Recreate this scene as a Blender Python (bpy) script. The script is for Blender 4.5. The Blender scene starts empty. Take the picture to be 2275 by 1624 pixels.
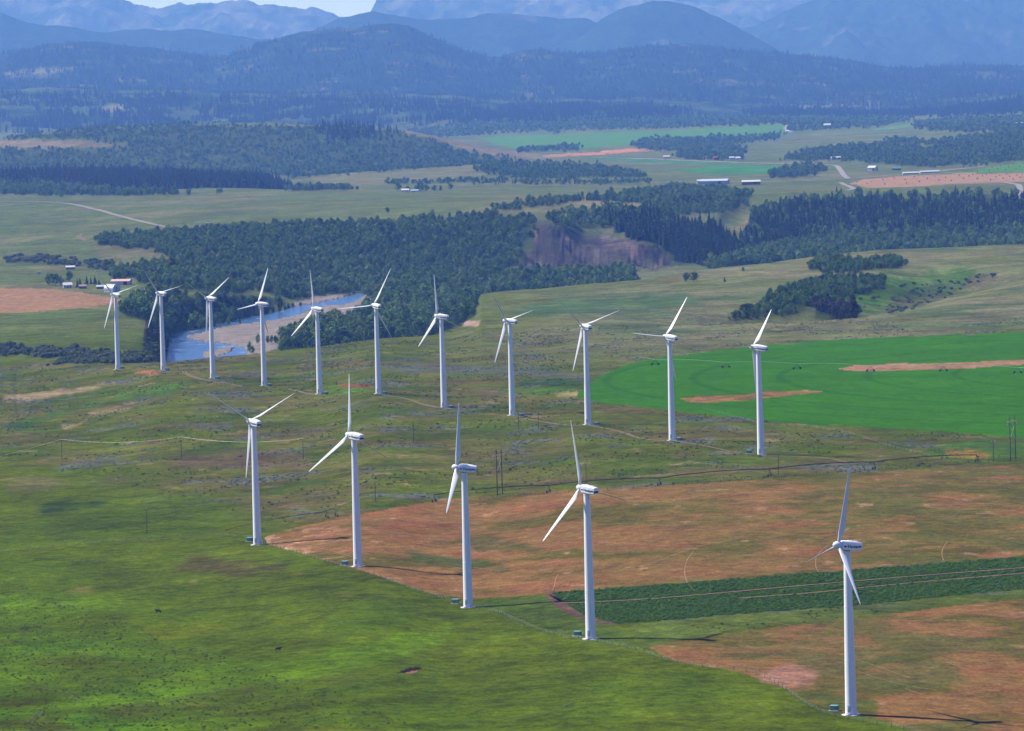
import bpy, bmesh, math, random
import numpy as np
from mathutils import Vector, Matrix, Euler

random.seed(7)
rng = np.random.default_rng(7)
scene = bpy.context.scene
COL = scene.collection
R = math.radians

# ------------------------------------------------------------------ camera
F = 9500.0                      # focal length in units of the 2274-wide survey of the view
CX, CY, ZC = 1137.0, 812.0, 185.0
PITCH = math.atan((812 - 190) / F)
ROLL = R(1.7)
cw = np.array([0, math.cos(PITCH), -math.sin(PITCH)])
_r0 = np.array([1.0, 0, 0]); _u0 = np.cross(_r0, cw)
cr = math.cos(ROLL) * _r0 - math.sin(ROLL) * _u0
cu = math.cos(ROLL) * _u0 + math.sin(ROLL) * _r0
cam_data = bpy.data.cameras.new('camera')
cam_data.sensor_width = 36.0
cam_data.lens = F / 2274.0 * 36.0
cam_data.clip_start = 1.0
cam_data.clip_end = 120000.0
cam = bpy.data.objects.new('camera', cam_data)
COL.objects.link(cam)
cam.matrix_world = Matrix(((cr[0], cu[0], -cw[0], 0), (cr[1], cu[1], -cw[1], 0), (cr[2], cu[2], -cw[2], ZC), (0, 0, 0, 1)))
scene.camera = cam

# ------------------------------------------------------------------ light
SUN_EL = R(52)
sd = Vector((-math.cos(R(17)) * math.cos(SUN_EL), math.sin(R(17)) * math.cos(SUN_EL), math.sin(SUN_EL)))
world = bpy.data.worlds.new('World'); scene.world = world
world.use_nodes = True
wn = world.node_tree.nodes; wl = world.node_tree.links
sky = wn.new('ShaderNodeTexSky'); sky.sky_type = 'NISHITA'; sky.sun_disc = False
sky.sun_elevation = SUN_EL; sky.sun_rotation = R(287); sky.altitude = 2500; sky.air_density = 1.0; sky.dust_density = 0.0; sky.ozone_density = 3.0
skt = wn.new('ShaderNodeVectorMath'); skt.operation = 'MULTIPLY'; skt.inputs[1].default_value = (0.40, 0.45, 0.84)   # clear, deep blue mountain sky
wl.new(sky.outputs[0], skt.inputs[0]); wl.new(skt.outputs[0], wn['Background'].inputs[0])
wn['Background'].inputs[1].default_value = 0.125
sun_l = bpy.data.lights.new('sun', 'SUN'); sun_l.energy = 5.0; sun_l.angle = R(0.5); sun_l.color = (1.0, 0.97, 0.93)
sun = bpy.data.objects.new('sun', sun_l); COL.objects.link(sun)
sun.rotation_euler = sd.to_track_quat('Z', 'Y').to_euler()
scene.view_settings.view_transform = 'Standard'
scene.view_settings.look = 'None'
scene.view_settings.exposure = 0.75
scene.view_settings.gamma = 1.0
scene.cycles.volume_bounces = 1
scene.cycles.max_bounces = 6
scene.cycles.diffuse_bounces = 2
HAZE_DENSITY = 3.6e-5
HAZE_COLOR = (0.17, 0.38, 1.0)

# ------------------------------------------------------------------ helpers
def S(r, g, b, k=1.0):
    out = []
    for c in (r, g, b):
        c /= 255.0
        out.append((c / 12.92 if c <= 0.04045 else ((c + 0.055) / 1.055) ** 2.4) * k)
    return np.array(out)

def tag(o, label=None, cat=None, group=None, kind=None):
    if label: o['label'] = label
    if cat: o['category'] = cat
    if group: o['group'] = group
    if kind: o['kind'] = kind
    return o

def obj(name, mesh, parent=None, mat=None):
    o = bpy.data.objects.new(name, mesh); COL.objects.link(o)
    if mat is not None:
        mesh.materials.clear(); mesh.materials.append(mat)
    if parent is not None: o.parent = parent
    return o

def empty(name, loc, rz=0.0):
    o = bpy.data.objects.new(name, None); COL.objects.link(o)
    o.location = loc; o.rotation_euler = (0, 0, rz); o.empty_display_size = 1
    return o

def copy_tree(o, parent=None):
    c = o.copy(); COL.objects.link(c)
    if parent is not None: c.parent = parent
    for ch in list(o.children): copy_tree(ch, c)
    return c

class MB:
    """collects shapes into one mesh"""
    def __init__(self): self.bm = bmesh.new()
    def box(self, x0, x1, y0, y1, z0, z1, bev=0.0):
        vs = [self.bm.verts.new((x, y, z)) for z in (z0, z1) for y in (y0, y1) for x in (x0, x1)]
        fs = [self.bm.faces.new([vs[i] for i in q]) for q in ((0, 2, 3, 1), (4, 5, 7, 6), (0, 1, 5, 4), (2, 6, 7, 3), (0, 4, 6, 2), (1, 3, 7, 5))]
        if bev > 0:
            es = list({e for f in fs for e in f.edges})
            bmesh.ops.bevel(self.bm, geom=es, offset=bev, segments=2, affect='EDGES', profile=0.6)
        return self
    def prism(self, pts, y0, y1):
        """profile pts (x,z) extruded along y"""
        a = [self.bm.verts.new((x, y0, z)) for x, z in pts]; b = [self.bm.verts.new((x, y1, z)) for x, z in pts]
        n = len(pts)
        self.bm.faces.new(a); self.bm.faces.new(b[::-1])
        for i in range(n): self.bm.faces.new((a[i], b[i], b[(i + 1) % n], a[(i + 1) % n]))
        return self
    def tube(self, p, q, r0, r1=None, n=8):
        r1 = r0 if r1 is None else r1
        p = Vector(p); q = Vector(q); d = (q - p).normalized()
        s = d.orthogonal().normalized(); t = d.cross(s)
        A = []; B = []
        for i in range(n):
            a = 2 * math.pi * i / n; o = s * math.cos(a) + t * math.sin(a)
            A.append(self.bm.verts.new(p + o * r0)); B.append(self.bm.verts.new(q + o * r1))
        for i in range(n): self.bm.faces.new((A[i], A[(i + 1) % n], B[(i + 1) % n], B[i]))
        self.bm.faces.new(A[::-1]); self.bm.faces.new(B)
        return self
    def path(self, pts, r, n=6):
        for a, b in zip(pts[:-1], pts[1:]): self.tube(a, b, r, r, n)
        return self
    def lathe(self, prof, n=28, cx=0, cy=0):
        rings = []
        for rr, z in prof:
            rings.append([self.bm.verts.new((cx + rr * math.cos(2 * math.pi * i / n), cy + rr * math.sin(2 * math.pi * i / n), z)) for i in range(n)])
        for a, b in zip(rings[:-1], rings[1:]):
            for i in range(n): self.bm.faces.new((a[i], a[(i + 1) % n], b[(i + 1) % n], b[i]))
        self.bm.faces.new(rings[0][::-1]); self.bm.faces.new(rings[-1])
        return self
    def mesh(self, name, smooth=None):
        bmesh.ops.recalc_face_normals(self.bm, faces=self.bm.faces)
        me = bpy.data.meshes.new(name); self.bm.to_mesh(me); self.bm.free()
        if smooth is not None:
            me.shade_smooth()
            try: me.set_sharp_from_angle(angle=R(smooth))
            except Exception: pass
        return me

def np_mesh(name, verts, faces, smooth=False, col=None):
    """faces: (n,3) or (n,4) int array"""
    me = bpy.data.meshes.new(name)
    verts = np.ascontiguousarray(verts, np.float32); faces = np.ascontiguousarray(faces, np.int32)
    nf, k = faces.shape
    me.vertices.add(len(verts)); me.vertices.foreach_set('co', verts.ravel())
    me.loops.add(nf * k); me.loops.foreach_set('vertex_index', faces.ravel())
    me.polygons.add(nf); me.polygons.foreach_set('loop_start', np.arange(0, nf * k, k, dtype=np.int32))
    if smooth: me.polygons.foreach_set('use_smooth', np.ones(nf, bool))
    if col is not None:
        at = me.attributes.new('Col', 'FLOAT_COLOR', 'POINT')
        c4 = np.ones((len(verts), 4), np.float32); c4[:, :3] = col
        at.data.foreach_set('color', c4.ravel())
    me.update(); me.validate()
    return me

def mat_plain(name, color, rough=0.6, metal=0.0, noise=0.12, scale=2.0, spec=0.4):
    m = bpy.data.materials.new(name); m.use_nodes = True
    n = m.node_tree.nodes; l = m.node_tree.links; b = n['Principled BSDF']
    b.inputs['Roughness'].default_value = rough; b.inputs['Metallic'].default_value = metal
    b.inputs['Specular IOR Level'].default_value = spec
    tc = n.new('ShaderNodeTexCoord'); nz = n.new('ShaderNodeTexNoise'); nz.inputs['Scale'].default_value = scale; nz.inputs['Detail'].default_value = 4
    l.new(tc.outputs['Object'], nz.inputs['Vector'])
    mr = n.new('ShaderNodeMapRange'); mr.inputs[1].default_value = 0.25; mr.inputs[2].default_value = 0.75
    mr.inputs[3].default_value = 1 - noise; mr.inputs[4].default_value = 1 + noise
    l.new(nz.outputs['Fac'], mr.inputs[0])
    mx = n.new('ShaderNodeVectorMath'); mx.operation = 'SCALE'; mx.inputs[0].default_value = tuple(float(c) for c in color)
    l.new(mr.outputs[0], mx.inputs['Scale']); l.new(mx.outputs[0], b.inputs['Base Color'])
    return m

def mat_ground(name, amps=((0.9, 0.30), (0.22, 0.34), (0.05, 0.30), (0.011, 0.25)), hue=0.4, bump=0.35, tintc=(1.3, 1.0, 1.0), bscale=0.5, bdist=1.0):
    """albedo from the 'Col' attribute, broken up by noise at several scales in metres"""
    m = bpy.data.materials.new(name); m.use_nodes = True
    n = m.node_tree.nodes; l = m.node_tree.links; b = n['Principled BSDF']
    b.inputs['Roughness'].default_value = 0.95; b.inputs['Specular IOR Level'].default_value = 0.0
    at = n.new('ShaderNodeAttribute'); at.attribute_name = 'Col'
    tc = n.new('ShaderNodeTexCoord')
    cur = None
    for i, (sc, am) in enumerate(amps):
        nz = n.new('ShaderNodeTexNoise'); nz.inputs['Scale'].default_value = sc; nz.inputs['Detail'].default_value = 5; nz.inputs['Roughness'].default_value = 0.62
        l.new(tc.outputs['Object'], nz.inputs['Vector'])
        mr = n.new('ShaderNodeMapRange'); mr.inputs[1].default_value = 0.33; mr.inputs[2].default_value = 0.67
        mr.inputs[3].default_value = 1 - am; mr.inputs[4].default_value = 1 + am
        l.new(nz.outputs['Fac'], mr.inputs[0])
        if cur is None: cur = mr.outputs[0]
        else:
            mm = n.new('ShaderNodeMath'); mm.operation = 'MULTIPLY'; l.new(cur, mm.inputs[0]); l.new(mr.outputs[0], mm.inputs[1]); cur = mm.outputs[0]
    vm = n.new('ShaderNodeVectorMath'); vm.operation = 'SCALE'
    l.new(at.outputs['Color'], vm.inputs[0]); l.new(cur, vm.inputs['Scale'])
    # hue shift towards dry straw in patches
    nz = n.new('ShaderNodeTexNoise'); nz.inputs['Scale'].default_value = 0.03; nz.inputs['Detail'].default_value = 7; nz.inputs['Roughness'].default_value = 0.65
    l.new(tc.outputs['Object'], nz.inputs['Vector'])
    mr = n.new('ShaderNodeMapRange'); mr.inputs[1].default_value = 0.45; mr.inputs[2].default_value = 0.75; mr.inputs[3].default_value = 0; mr.inputs[4].default_value = hue
    l.new(nz.outputs['Fac'], mr.inputs[0])
    tint = n.new('ShaderNodeVectorMath'); tint.operation = 'MULTIPLY'; tint.inputs[1].default_value = tintc
    l.new(vm.outputs[0], tint.inputs[0])
    mix = n.new('ShaderNodeMix'); mix.data_type = 'RGBA'
    l.new(mr.outputs[0], mix.inputs['Factor']); l.new(vm.outputs[0], mix.inputs[6]); l.new(tint.outputs[0], mix.inputs[7])
    l.new(mix.outputs[2], b.inputs['Base Color'])
    if bump:
        bz = n.new('ShaderNodeTexNoise'); bz.inputs['Scale'].default_value = bscale; bz.inputs['Detail'].default_value = 6
        l.new(tc.outputs['Object'], bz.inputs['Vector'])
        bp = n.new('ShaderNodeBump'); bp.inputs['Strength'].default_value = min(bump, 1.0); bp.inputs['Distance'].default_value = bdist
        l.new(bz.outputs['Fac'], bp.inputs['Height']); l.new(bp.outputs[0], b.inputs['Normal'])
    return m

def mat_leaf(name, c0, c1, rough=0.7):
    m = bpy.data.materials.new(name); m.use_nodes = True
    n = m.node_tree.nodes; l = m.node_tree.links; b = n['Principled BSDF']
    b.inputs['Roughness'].default_value = rough; b.inputs['Specular IOR Level'].default_value = 0.15
    oi = n.new('ShaderNodeObjectInfo'); ge = n.new('ShaderNodeNewGeometry')
    ad = n.new('ShaderNodeMath'); ad.operation = 'MULTIPLY_ADD'; ad.inputs[1].default_value = 0.45
    mu = n.new('ShaderNodeMath'); mu.operation = 'MULTIPLY'; mu.inputs[1].default_value = 0.55
    l.new(oi.outputs['Random'], mu.inputs[0])
    l.new(ge.outputs['Random Per Island'], ad.inputs[0]); l.new(mu.outputs[0], ad.inputs[2])
    rp = n.new('ShaderNodeValToRGB')
    rp.color_ramp.elements[0].color = (*c0, 1); rp.color_ramp.elements[1].color = (*c1, 1)
    l.new(ad.outputs[0], rp.inputs[0]); l.new(rp.outputs[0], b.inputs['Base Color'])
    tr = n.new('ShaderNodeBsdfTranslucent'); l.new(rp.outputs[0], tr.inputs['Color'])
    ms = n.new('ShaderNodeMixShader'); ms.inputs[0].default_value = 0.25
    l.new(b.outputs[0], ms.inputs[1]); l.new(tr.outputs[0], ms.inputs[2]); l.new(ms.outputs[0], n['Material Output'].inputs[0])
    return m

# ---- projection helpers (survey pixels <-> world)
def rays(x, y):
    x = np.asarray(x, float)[..., None]; y = np.asarray(y, float)[..., None]
    return cw + (x - CX) / F * cr + (CY - y) / F * cu
def project(P):
    d = P - np.array([0, 0, ZC]); w = d @ cw
    return CX + F * (d @ cr) / w, CY - F * (d @ cu) / w

def pchip(xk, yk, x):
    xk = np.asarray(xk, float); yk = np.asarray(yk, float)
    h = np.diff(xk); s = np.diff(yk) / h; d = np.zeros_like(yk)
    if len(xk) > 2:
        w1 = 2 * h[1:] + h[:-1]; w2 = h[1:] + 2 * h[:-1]
        ok = s[:-1] * s[1:] > 0
        with np.errstate(divide='ignore', invalid='ignore'):
            v = (w1 + w2) / (w1 / s[:-1] + w2 / s[1:])
        d[1:-1] = np.where(ok, v, 0)
    d[0] = s[0]; d[-1] = s[-1]
    x = np.clip(x, xk[0], xk[-1]); i = np.clip(np.searchsorted(xk, x) - 1, 0, len(h) - 1)
    t = (x - xk[i]) / h[i]; t2 = t * t; t3 = t2 * t
    return (2 * t3 - 3 * t2 + 1) * yk[i] + (t3 - 2 * t2 + t) * h[i] * d[i] + (-2 * t3 + 3 * t2) * yk[i + 1] + (t3 - t2) * h[i] * d[i + 1]

# ---- gradient noise
_perm = np.random.default_rng(11).permutation(4096)
_ang = np.random.default_rng(12).uniform(0, 2 * np.pi, 4096)
_gx, _gy = np.cos(_ang), np.sin(_ang)
def gnoise(x, y):
    xi = np.floor(x).astype(np.int64); yi = np.floor(y).astype(np.int64); xf = x - xi; yf = y - yi
    u = xf * xf * xf * (xf * (xf * 6 - 15) + 10); v = yf * yf * yf * (yf * (yf * 6 - 15) + 10)
    def g(ix, iy, fx, fy):
        h = _perm[(_perm[ix & 4095] + iy) & 4095]; return _gx[h] * fx + _gy[h] * fy
    a = g(xi, yi, xf, yf); b = g(xi + 1, yi, xf - 1, yf); c = g(xi, yi + 1, xf, yf - 1); d = g(xi + 1, yi + 1, xf - 1, yf - 1)
    return (a + u * (b - a)) * (1 - v) + (c + u * (d - c)) * v
def fbm(x, y, o=4, g=0.5, seed=0):
    s = 0; a = 1.0; x = x + seed * 37.7; y = y + seed * 91.3
    for _ in range(o): s = s + a * gnoise(x, y); x = x * 2.03 + 17.1; y = y * 2.03 + 9.2; a *= g
    return s * 1.4
def ridged(x, y, o=5, seed=0):
    s = 0; a = 1.0; x = x + seed * 37.7; y = y + seed * 91.3
    for _ in range(o): s = s + a * (1 - 2.2 * np.abs(gnoise(x, y))); x = x * 2.1 + 3.3; y = y * 2.1 + 7.7; a *= 0.5
    return s / 1.9
def sstep(a, b, x):
    t = np.clip((x - a) / (b - a), 0, 1); return t * t * (3 - 2 * t)

# ------------------------------------------------------------------ terrain
# each entry: a line across the land; (x, y, 'z' height) or (x, y, 'D' distance) or (x, None, D, z)
TURB = [  # base pixel, distance, yaw, blade phase
    (572, 1210, 1732, 56, 64), (795, 1258, 1624, 46, 118), (1040, 1348, 1520, 8, 112), (1312, 1418, 1412, 46, 106), (1890, 1588, 1246, -20, 108),
    (262, 820, 2872, 44, 77), (363, 823, 2778, 42, 80), (473, 840, 2686, 38, 59), (587, 857, 2612, 29, 25), (710, 875, 2514, 42, 110),
    (841, 875, 2428, 59, 28), (986, 905, 2334, 32, 108), (1138, 922, 2266, 38, 80), (1306, 943, 2174, 58, 73), (1493, 977, 2070, 45, 38), (1690, 1010, 1984, 31, 45)]
Z = 'z'; D = 'D'
EDGE = [(0, 790, Z, -5), (110, 800, Z, 0), (235, 806, Z, 1.5), (370, 804, Z, 3), (550, 788, Z, 5), (700, 770, Z, 3), (850, 752, Z, 1), (1000, 738, Z, 0), (1052, 690, Z, 0), (1070, 655, Z, 1),
        (1200, 640, Z, 2), (1420, 622, Z, 4), (1550, 602, Z, 5), (1700, 585, Z, 7), (1850, 565, Z, 8), (2000, 552, Z, 9), (2274, 543, Z, 10)]
CURVES = [
    [(0, None, 500, -8), (2274, None, 500, -8)],
    [(0, None, 950, -3), (2274, None, 950, -5)],
    [(0, 1051, Z, 0)] + [(t[0], t[1], D, t[2]) for t in TURB[:5]] + [(2274, None, 1160, -5)],
    [(0, None, 3120, -4)] + [(t[0], t[1], D, t[2]) for t in TURB[5:]] + [(2274, None, 1800, 6)],
    EDGE,
    [(0, None, 3260, -12), (330, None, 3030, -14), (400, None, 3060, -33), (1000, None, 3340, -33), (1070, None, 3960, -33), (1420, None, 4160, -33), (1700, None, 4330, -33), (2274, None, 4480, -33)],
    [(0, None, 3310, -6), (200, None, 3280, -6), (300, None, 3220, -6), (335, None, 3260, -10), (400, None, 3450, -33), (1000, None, 3560, -33), (1070, None, 4060, -33), (1420, None, 4260, -33), (2274, None, 4600, -33)],
    [(0, 690, Z, -5), (250, 695, Z, -5), (320, 712, Z, -6), (352, None, 3800, -20), (385, None, 3930, -33), (640, None, 4240, -33), (1000, None, 4240, -33), (1420, None, 4500, -33), (2274, None, 4760, -33)],
    [(0, 650, Z, -5), (200, 662, Z, -5), (330, 660, Z, -5), (400, 657, Z, -6), (560, 657, Z, -15), (650, 664, Z, -29), (720, None, 4480, -33), (1000, None, 4520, -33), (1420, None, 4700, -33), (2274, None, 4900, -33)],
    [(0, 600, Z, -3), (160, 602, Z, -3), (300, 612, Z, -3), (400, 618, Z, -4), (480, 628, Z, -8), (600, 645, Z, -22), (700, 641, Z, -30), (900, 622, Z, -32), (1150, 603, Z, -32), (1330, 597, Z, -32), (1400, 594, Z, -32), (1560, 585, Z, -32), (1700, 570, Z, -31), (2274, 535, Z, -31)],
    [(0, 520, Z, 11), (120, 521, Z, 12), (250, 526, Z, 13), (400, 513, Z, 15), (560, 500, Z, 17), (850, 490, Z, 18), (1100, 479, Z, 20), (1190, 484, Z, 18), (1230, 503, D, 5220), (1290, 514, D, 5180), (1400, 535, D, 5110), (1490, 560, D, 5110), (1560, 530, D, 5380), (1640, 490, D, 5740), (1700, 460, D, 5900), (2000, 442, D, 5920), (2274, 438, D, 5840)],
    [(0, 430, Z, 22), (400, 432, Z, 22), (800, 428, Z, 22), (1000, 440, Z, 22), (1180, 450, Z, 24), (1290, 452, D, 5900), (1450, 462, D, 5760), (1560, 490, D, 5640), (1640, None, 6000, 18), (1700, None, 6100, 20), (2274, None, 6060, 22)],
    [(0, None, 7850, 23), (700, None, 7200, 20), (1000, None, 6650, 20), (1300, None, 6350, 13), (1560, None, 6350, 9), (1700, None, 6450, 14), (2274, None, 6450, 16)],
    [(0, 397, D, 8300), (200, 394, D, 8300), (400, 400, D, 8200), (640, 422, D, 7800), (850, 418, Z, 12), (1000, 408, Z, 12), (1200, 405, Z, 10), (1560, 402, Z, 8), (1900, 402, Z, 8), (2274, 395, Z, 8)],
    [(0, None, 8750, 12), (690, 388, Z, 10), (1000, 372, D, 8900), (1150, 362, D, 8900), (1300, 362, D, 8850), (1430, 377, D, 8650), (1560, 372, Z, 10), (1900, 376, Z, 10), (2274, 366, Z, 12)],
    [(0, None, 9250, 18), (690, None, 9350, 12), (1150, None, 9500, 12), (1430, None, 9300, 9), (1700, 355, Z, 12), (2000, 352, Z, 15), (2274, 338, Z, 25)],
    [(0, 310, D, 10500), (40, 304, D, 10500), (200, 286, D, 10500), (400, 276, D, 10500), (560, 273, D, 10500), (740, 281, D, 10500), (850, 284, D, 10500), (950, 300, D, 10400), (1080, 330, D, 10300), (1210, 352, D, 10200), (1300, 345, Z, 10), (1500, 335, Z, 12), (1750, 322, Z, 20), (1900, 325, D, 9600), (2100, 320, D, 9500), (2274, 296, D, 9300)],
    [(0, None, 11800, 30), (850, None, 11800, 30), (1210, None, 11300, 14), (1500, 318, Z, 18), (1750, 300, Z, 25), (2000, 302, Z, 29), (2274, 287, D, 10500)],
    [(0, None, 13400, 45), (900, 290, Z, 40), (1060, 290, Z, 40), (1400, 285, Z, 40), (1750, 272, Z, 45), (2000, 282, D, 12500), (2274, 267, D, 12500)],
    [(0, None, 14600, 75), (900, None, 15000, 70), (1000, 270, D, 14900), (1400, 262, D, 14800), (1750, 262, D, 14800), (2000, 262, D, 14500), (2274, 246, D, 14500)],
    [(0, 203, D, 16500), (300, 204, D, 16500), (600, 212, D, 16500), (900, 214, D, 16500), (1020, 216, D, 16500), (1100, 234, D, 16500), (1300, 225, D, 16500), (1450, 228, D, 16500), (1750, 240, D, 16500), (2000, 245, D, 16500), (2150, 230, D, 16300), (2274, 214, D, 16200)],
    [(0, None, 17400, 200), (600, None, 17400, 165), (1020, None, 17400, 135), (1450, None, 17400, 122), (1750, None, 17400, 95), (2000, None, 17400, 85), (2274, None, 17400, 95)],
    [(0, 127, D, 21000), (60, 112, D, 21000), (110, 102, D, 21000), (180, 98, D, 21000), (300, 108, D, 21000), (400, 120, D, 21000), (480, 129, D, 20800), (560, 105, D, 20500), (620, 88, D, 20300), (690, 74, D, 20200), (770, 66, D, 20200), (850, 59, D, 20200), (900, 61, D, 20200), (960, 86, D, 20300), (1040, 118, D, 20500), (1090, 130, D, 20600), (1200, 113, D, 20700), (1290, 121, D, 20700), (1450, 104, D, 20700), (1500, 102, D, 20700), (1700, 118, D, 20700), (1850, 131, D, 20700), (1960, 151, D, 20800), (2030, 154, D, 21000), (2120, 147, D, 21000), (2274, 151, D, 21000)],
    [(0, None, 22600, 170), (2274, None, 22600, 170)],
    [(0, None, 24000, 100), (2274, None, 24000, 100)],
]
A_MAX = 0.150
NA = 1150
acol = np.linspace(-A_MAX, A_MAX, NA)
yp = np.arange(190 + F * 185 / 1150.0, 190 + F * 185 / 7000.0, -2.3)
Yrow = np.concatenate([np.linspace(500, 1140, 36), F * 185 / (yp - 190), np.arange(7030, 14500, 40.0), np.arange(14500, 24001, 50.0)])
NY = len(Yrow)
kD = []; kZ = []
for cv in CURVES:
    a = []; dd = []; zz = []
    for p in cv:
        if p[1] is None:
            r = rays(p[0], 700.0); a.append(r[0] / r[1]); dd.append(p[2]); zz.append(p[3]); continue
        r = rays(p[0], p[1]); t = r[2] / r[1]; a.append(r[0] / r[1])
        if p[2] == 'D': dd.append(p[3]); zz.append(ZC + t * p[3])
        else: dd.append((p[3] - ZC) / t); zz.append(p[3])
    o = np.argsort(a); a = np.array(a)[o]
    kD.append(pchip(a, np.array(dd)[o], acol)); kZ.append(pchip(a, np.array(zz)[o], acol))
kD = np.array(kD); kZ = np.array(kZ)
for k in range(1, len(kD)): kD[k] = np.maximum(kD[k], kD[k - 1] + 30)
H = np.empty((NY, NA))
for j in range(NA): H[:, j] = pchip(kD[:, j], kZ[:, j], Yrow)
GX = acol[None, :] * Yrow[:, None]; GY = np.broadcast_to(Yrow[:, None], (NY, NA)).copy()
# relief noise
near = 1 - sstep(3300, 4300, GY)
H += near * (0.28 * fbm(GX / 55, GY / 55, 3) + 0.10 * fbm(GX / 16, GY / 16, 2, seed=3))
H += sstep(2950, 3300, GY) * (1 - sstep(4300, 5000, GY)) * sstep(-12, -2, H) * 1.7 * fbm(GX / 170, GY / 420, 3, seed=6)
fg = 1 - sstep(1150, 1700, GY + 2.4 * GX + 330)      # meadow in front of the near turbine row
H += fg * 1.6 * fbm(GX / 110 + 0.2 * GY / 110, GY / 150, 3, seed=5)
mid = sstep(4500, 5200, GY) * (1 - sstep(14000, 15500, GY))
H += mid * 2.2 * fbm(GX / 220, GY / 260, 4, seed=7) * sstep(-28, 0, H)
far = sstep(14800, 16500, GY)
H += far * (26 * ridged(GX / 900, GY / 2600, 4, seed=2) * sstep(60, 240, H) - 12 * sstep(60, 240, H) + 7 * fbm(GX / 120, GY / 150, 3, seed=9))

def carve(pts, width, depth):
    """cut a ravine along a line of survey pixels"""
    global H
    P = np.array([hit(x, y) for x, y in pts])
    d2 = np.full(H.shape, 1e9); par = np.zeros(H.shape)
    n = len(P) - 1
    for i in range(n):
        a, b = P[i, :2], P[i + 1, :2]; v = b - a; L = v @ v
        t = np.clip(((GX - a[0]) * v[0] + (GY - a[1]) * v[1]) / L, 0, 1)
        q = (GX - a[0] - t * v[0]) ** 2 + (GY - a[1] - t * v[1]) ** 2
        m = q < d2; d2 = np.where(m, q, d2); par = np.where(m, (i + t) / n, par)
    H = H - depth * np.exp(-d2 / (2 * width ** 2)) * np.interp(par, [0, 0.15, 0.8, 1], [1, 1, 0.8, 0])

def zcol(a):
    f = np.clip((a + A_MAX) / (2 * A_MAX) * (NA - 1), 0, NA - 1.001); i = int(f); t = f - i
    return H[:, i] * (1 - t) + H[:, i + 1] * t
def hit(x, y, ymin=900.0):
    r = rays(x, y); a = r[0] / r[1]; t = r[2] / r[1]
    z = zcol(a); g = z - (ZC + t * Yrow)
    k = np.where((g >= 0) & (Yrow > ymin))[0]
    if len(k) == 0: return np.array([a * 21000, 21000, ZC + t * 21000])
    k = max(k[0], 1); g0, g1 = g[k - 1], g[k]; s = g0 / (g0 - g1) if g1 != g0 else 0
    s = min(max(s, 0), 1); Y = Yrow[k - 1] + s * (Yrow[k] - Yrow[k - 1])
    return np.array([a * Y, Y, z[k - 1] + s * (z[k] - z[k - 1])])
def ground_z(X, Y):
    X = np.asarray(X, float); Y = np.asarray(Y, float)
    f = np.clip((X / Y + A_MAX) / (2 * A_MAX) * (NA - 1), 0, NA - 1.001); i = f.astype(int); t = f - i
    k = np.clip(np.searchsorted(Yrow, Y) - 1, 0, NY - 2); s = np.clip((Y - Yrow[k]) / (Yrow[k + 1] - Yrow[k]), 0, 1)
    return (H[k, i] * (1 - t) + H[k, i + 1] * t) * (1 - s) + (H[k + 1, i] * (1 - t) + H[k + 1, i + 1] * t) * s

carve([(1640, 702), (1760, 690), (1900, 672), (2050, 640), (2150, 612), (2215, 600)], 38, 15)
carve([(1990, 655), (2060, 615), (2100, 590)], 24, 8)
# eroded gullies on the cliff
def pxgrid():
    P = np.stack([GX, GY, H], -1); return project(P)
PX, PY = pxgrid()
JX = 2.2 * fbm(GX / 14, GY / 40, 3, seed=21); JY = 1.6 * fbm(GX / 14, GY / 40, 3, seed=22)
def inpoly(pts, d0=0, d1=1e9, jit=1.0, lo=0.0, dy=0.0):
    x = PX + JX * jit; y = PY + JY * jit + dy
    if lo: x = x + LX * lo; y = y + LY * lo
    m = np.zeros(x.shape, bool)
    pts = np.array(pts, float); n = len(pts)
    sel = (GY > d0) & (GY < d1) & (x > pts[:, 0].min() - 1) & (x < pts[:, 0].max() + 1) & (y > pts[:, 1].min() - 1) & (y < pts[:, 1].max() + 1)
    xs = x[sel]; ys = y[sel]; c = np.zeros(xs.shape, bool)
    for i in range(n):
        x0, y0 = pts[i]; x1, y1 = pts[(i + 1) % n]
        if y0 == y1: continue
        cond = (y0 > ys) != (y1 > ys)
        c ^= cond & (xs < (x1 - x0) * (ys - y0) / (y1 - y0) + x0)
    m[sel] = c
    return m
def blur(m, n=2):
    f = m.astype(float)
    for _ in range(n):
        f[1:-1] = (f[:-2] + 2 * f[1:-1] + f[2:]) / 4; f[:, 1:-1] = (f[:, :-2] + 2 * f[:, 1:-1] + f[:, 2:]) / 4
    return f

CLIFF = [(1195, 488), (1235, 500), (1290, 512), (1400, 530), (1480, 555), (1500, 590), (1440, 600), (1300, 604), (1120, 608), (1150, 585), (1180, 545)]
_u = PX - (1240 - (PY - 497) * 1.055)
_w = sstep(4960, 5040, GY) * (1 - sstep(5290, 5380, GY)) * ((PY > 480) & (PY < 620) & (_u > -5) & (_u < 330))
_dr = 17 * sstep(0, 64, _u) * (1 - 0.92 * sstep(90, 270, _u))
H = np.where(_w > 0, np.maximum(H - _dr * blur(_w, 2), np.minimum(H, -31.5)), H)
cl = inpoly(CLIFF, 4850, 5450)
H += blur(cl, 3) * (12 * ridged(GX / 30 + GY / 90, GY / 260, 4, seed=31) - 7)
RIVER = [(366, 808), (368, 770), (378, 741), (403, 733), (471, 726), (524, 708), (571, 696), (625, 684), (652, 675), (702, 672), (764, 659), (800, 648), (812, 652), (790, 668), (764, 675), (726, 678), (685, 687), (668, 697), (621, 707), (571, 715), (517, 720), (484, 728), (450, 737), (411, 745), (437, 755), (487, 760), (527, 767), (544, 770), (551, 791), (553, 806)]
BAR_IN = [(448, 783), (490, 772), (522, 768), (512, 781), (470, 793), (455, 792)]
rv = inpoly(RIVER, 3100, 4800, 0.6) & ~inpoly(BAR_IN, 3100, 4800)
PX, PY = pxgrid()
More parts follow.
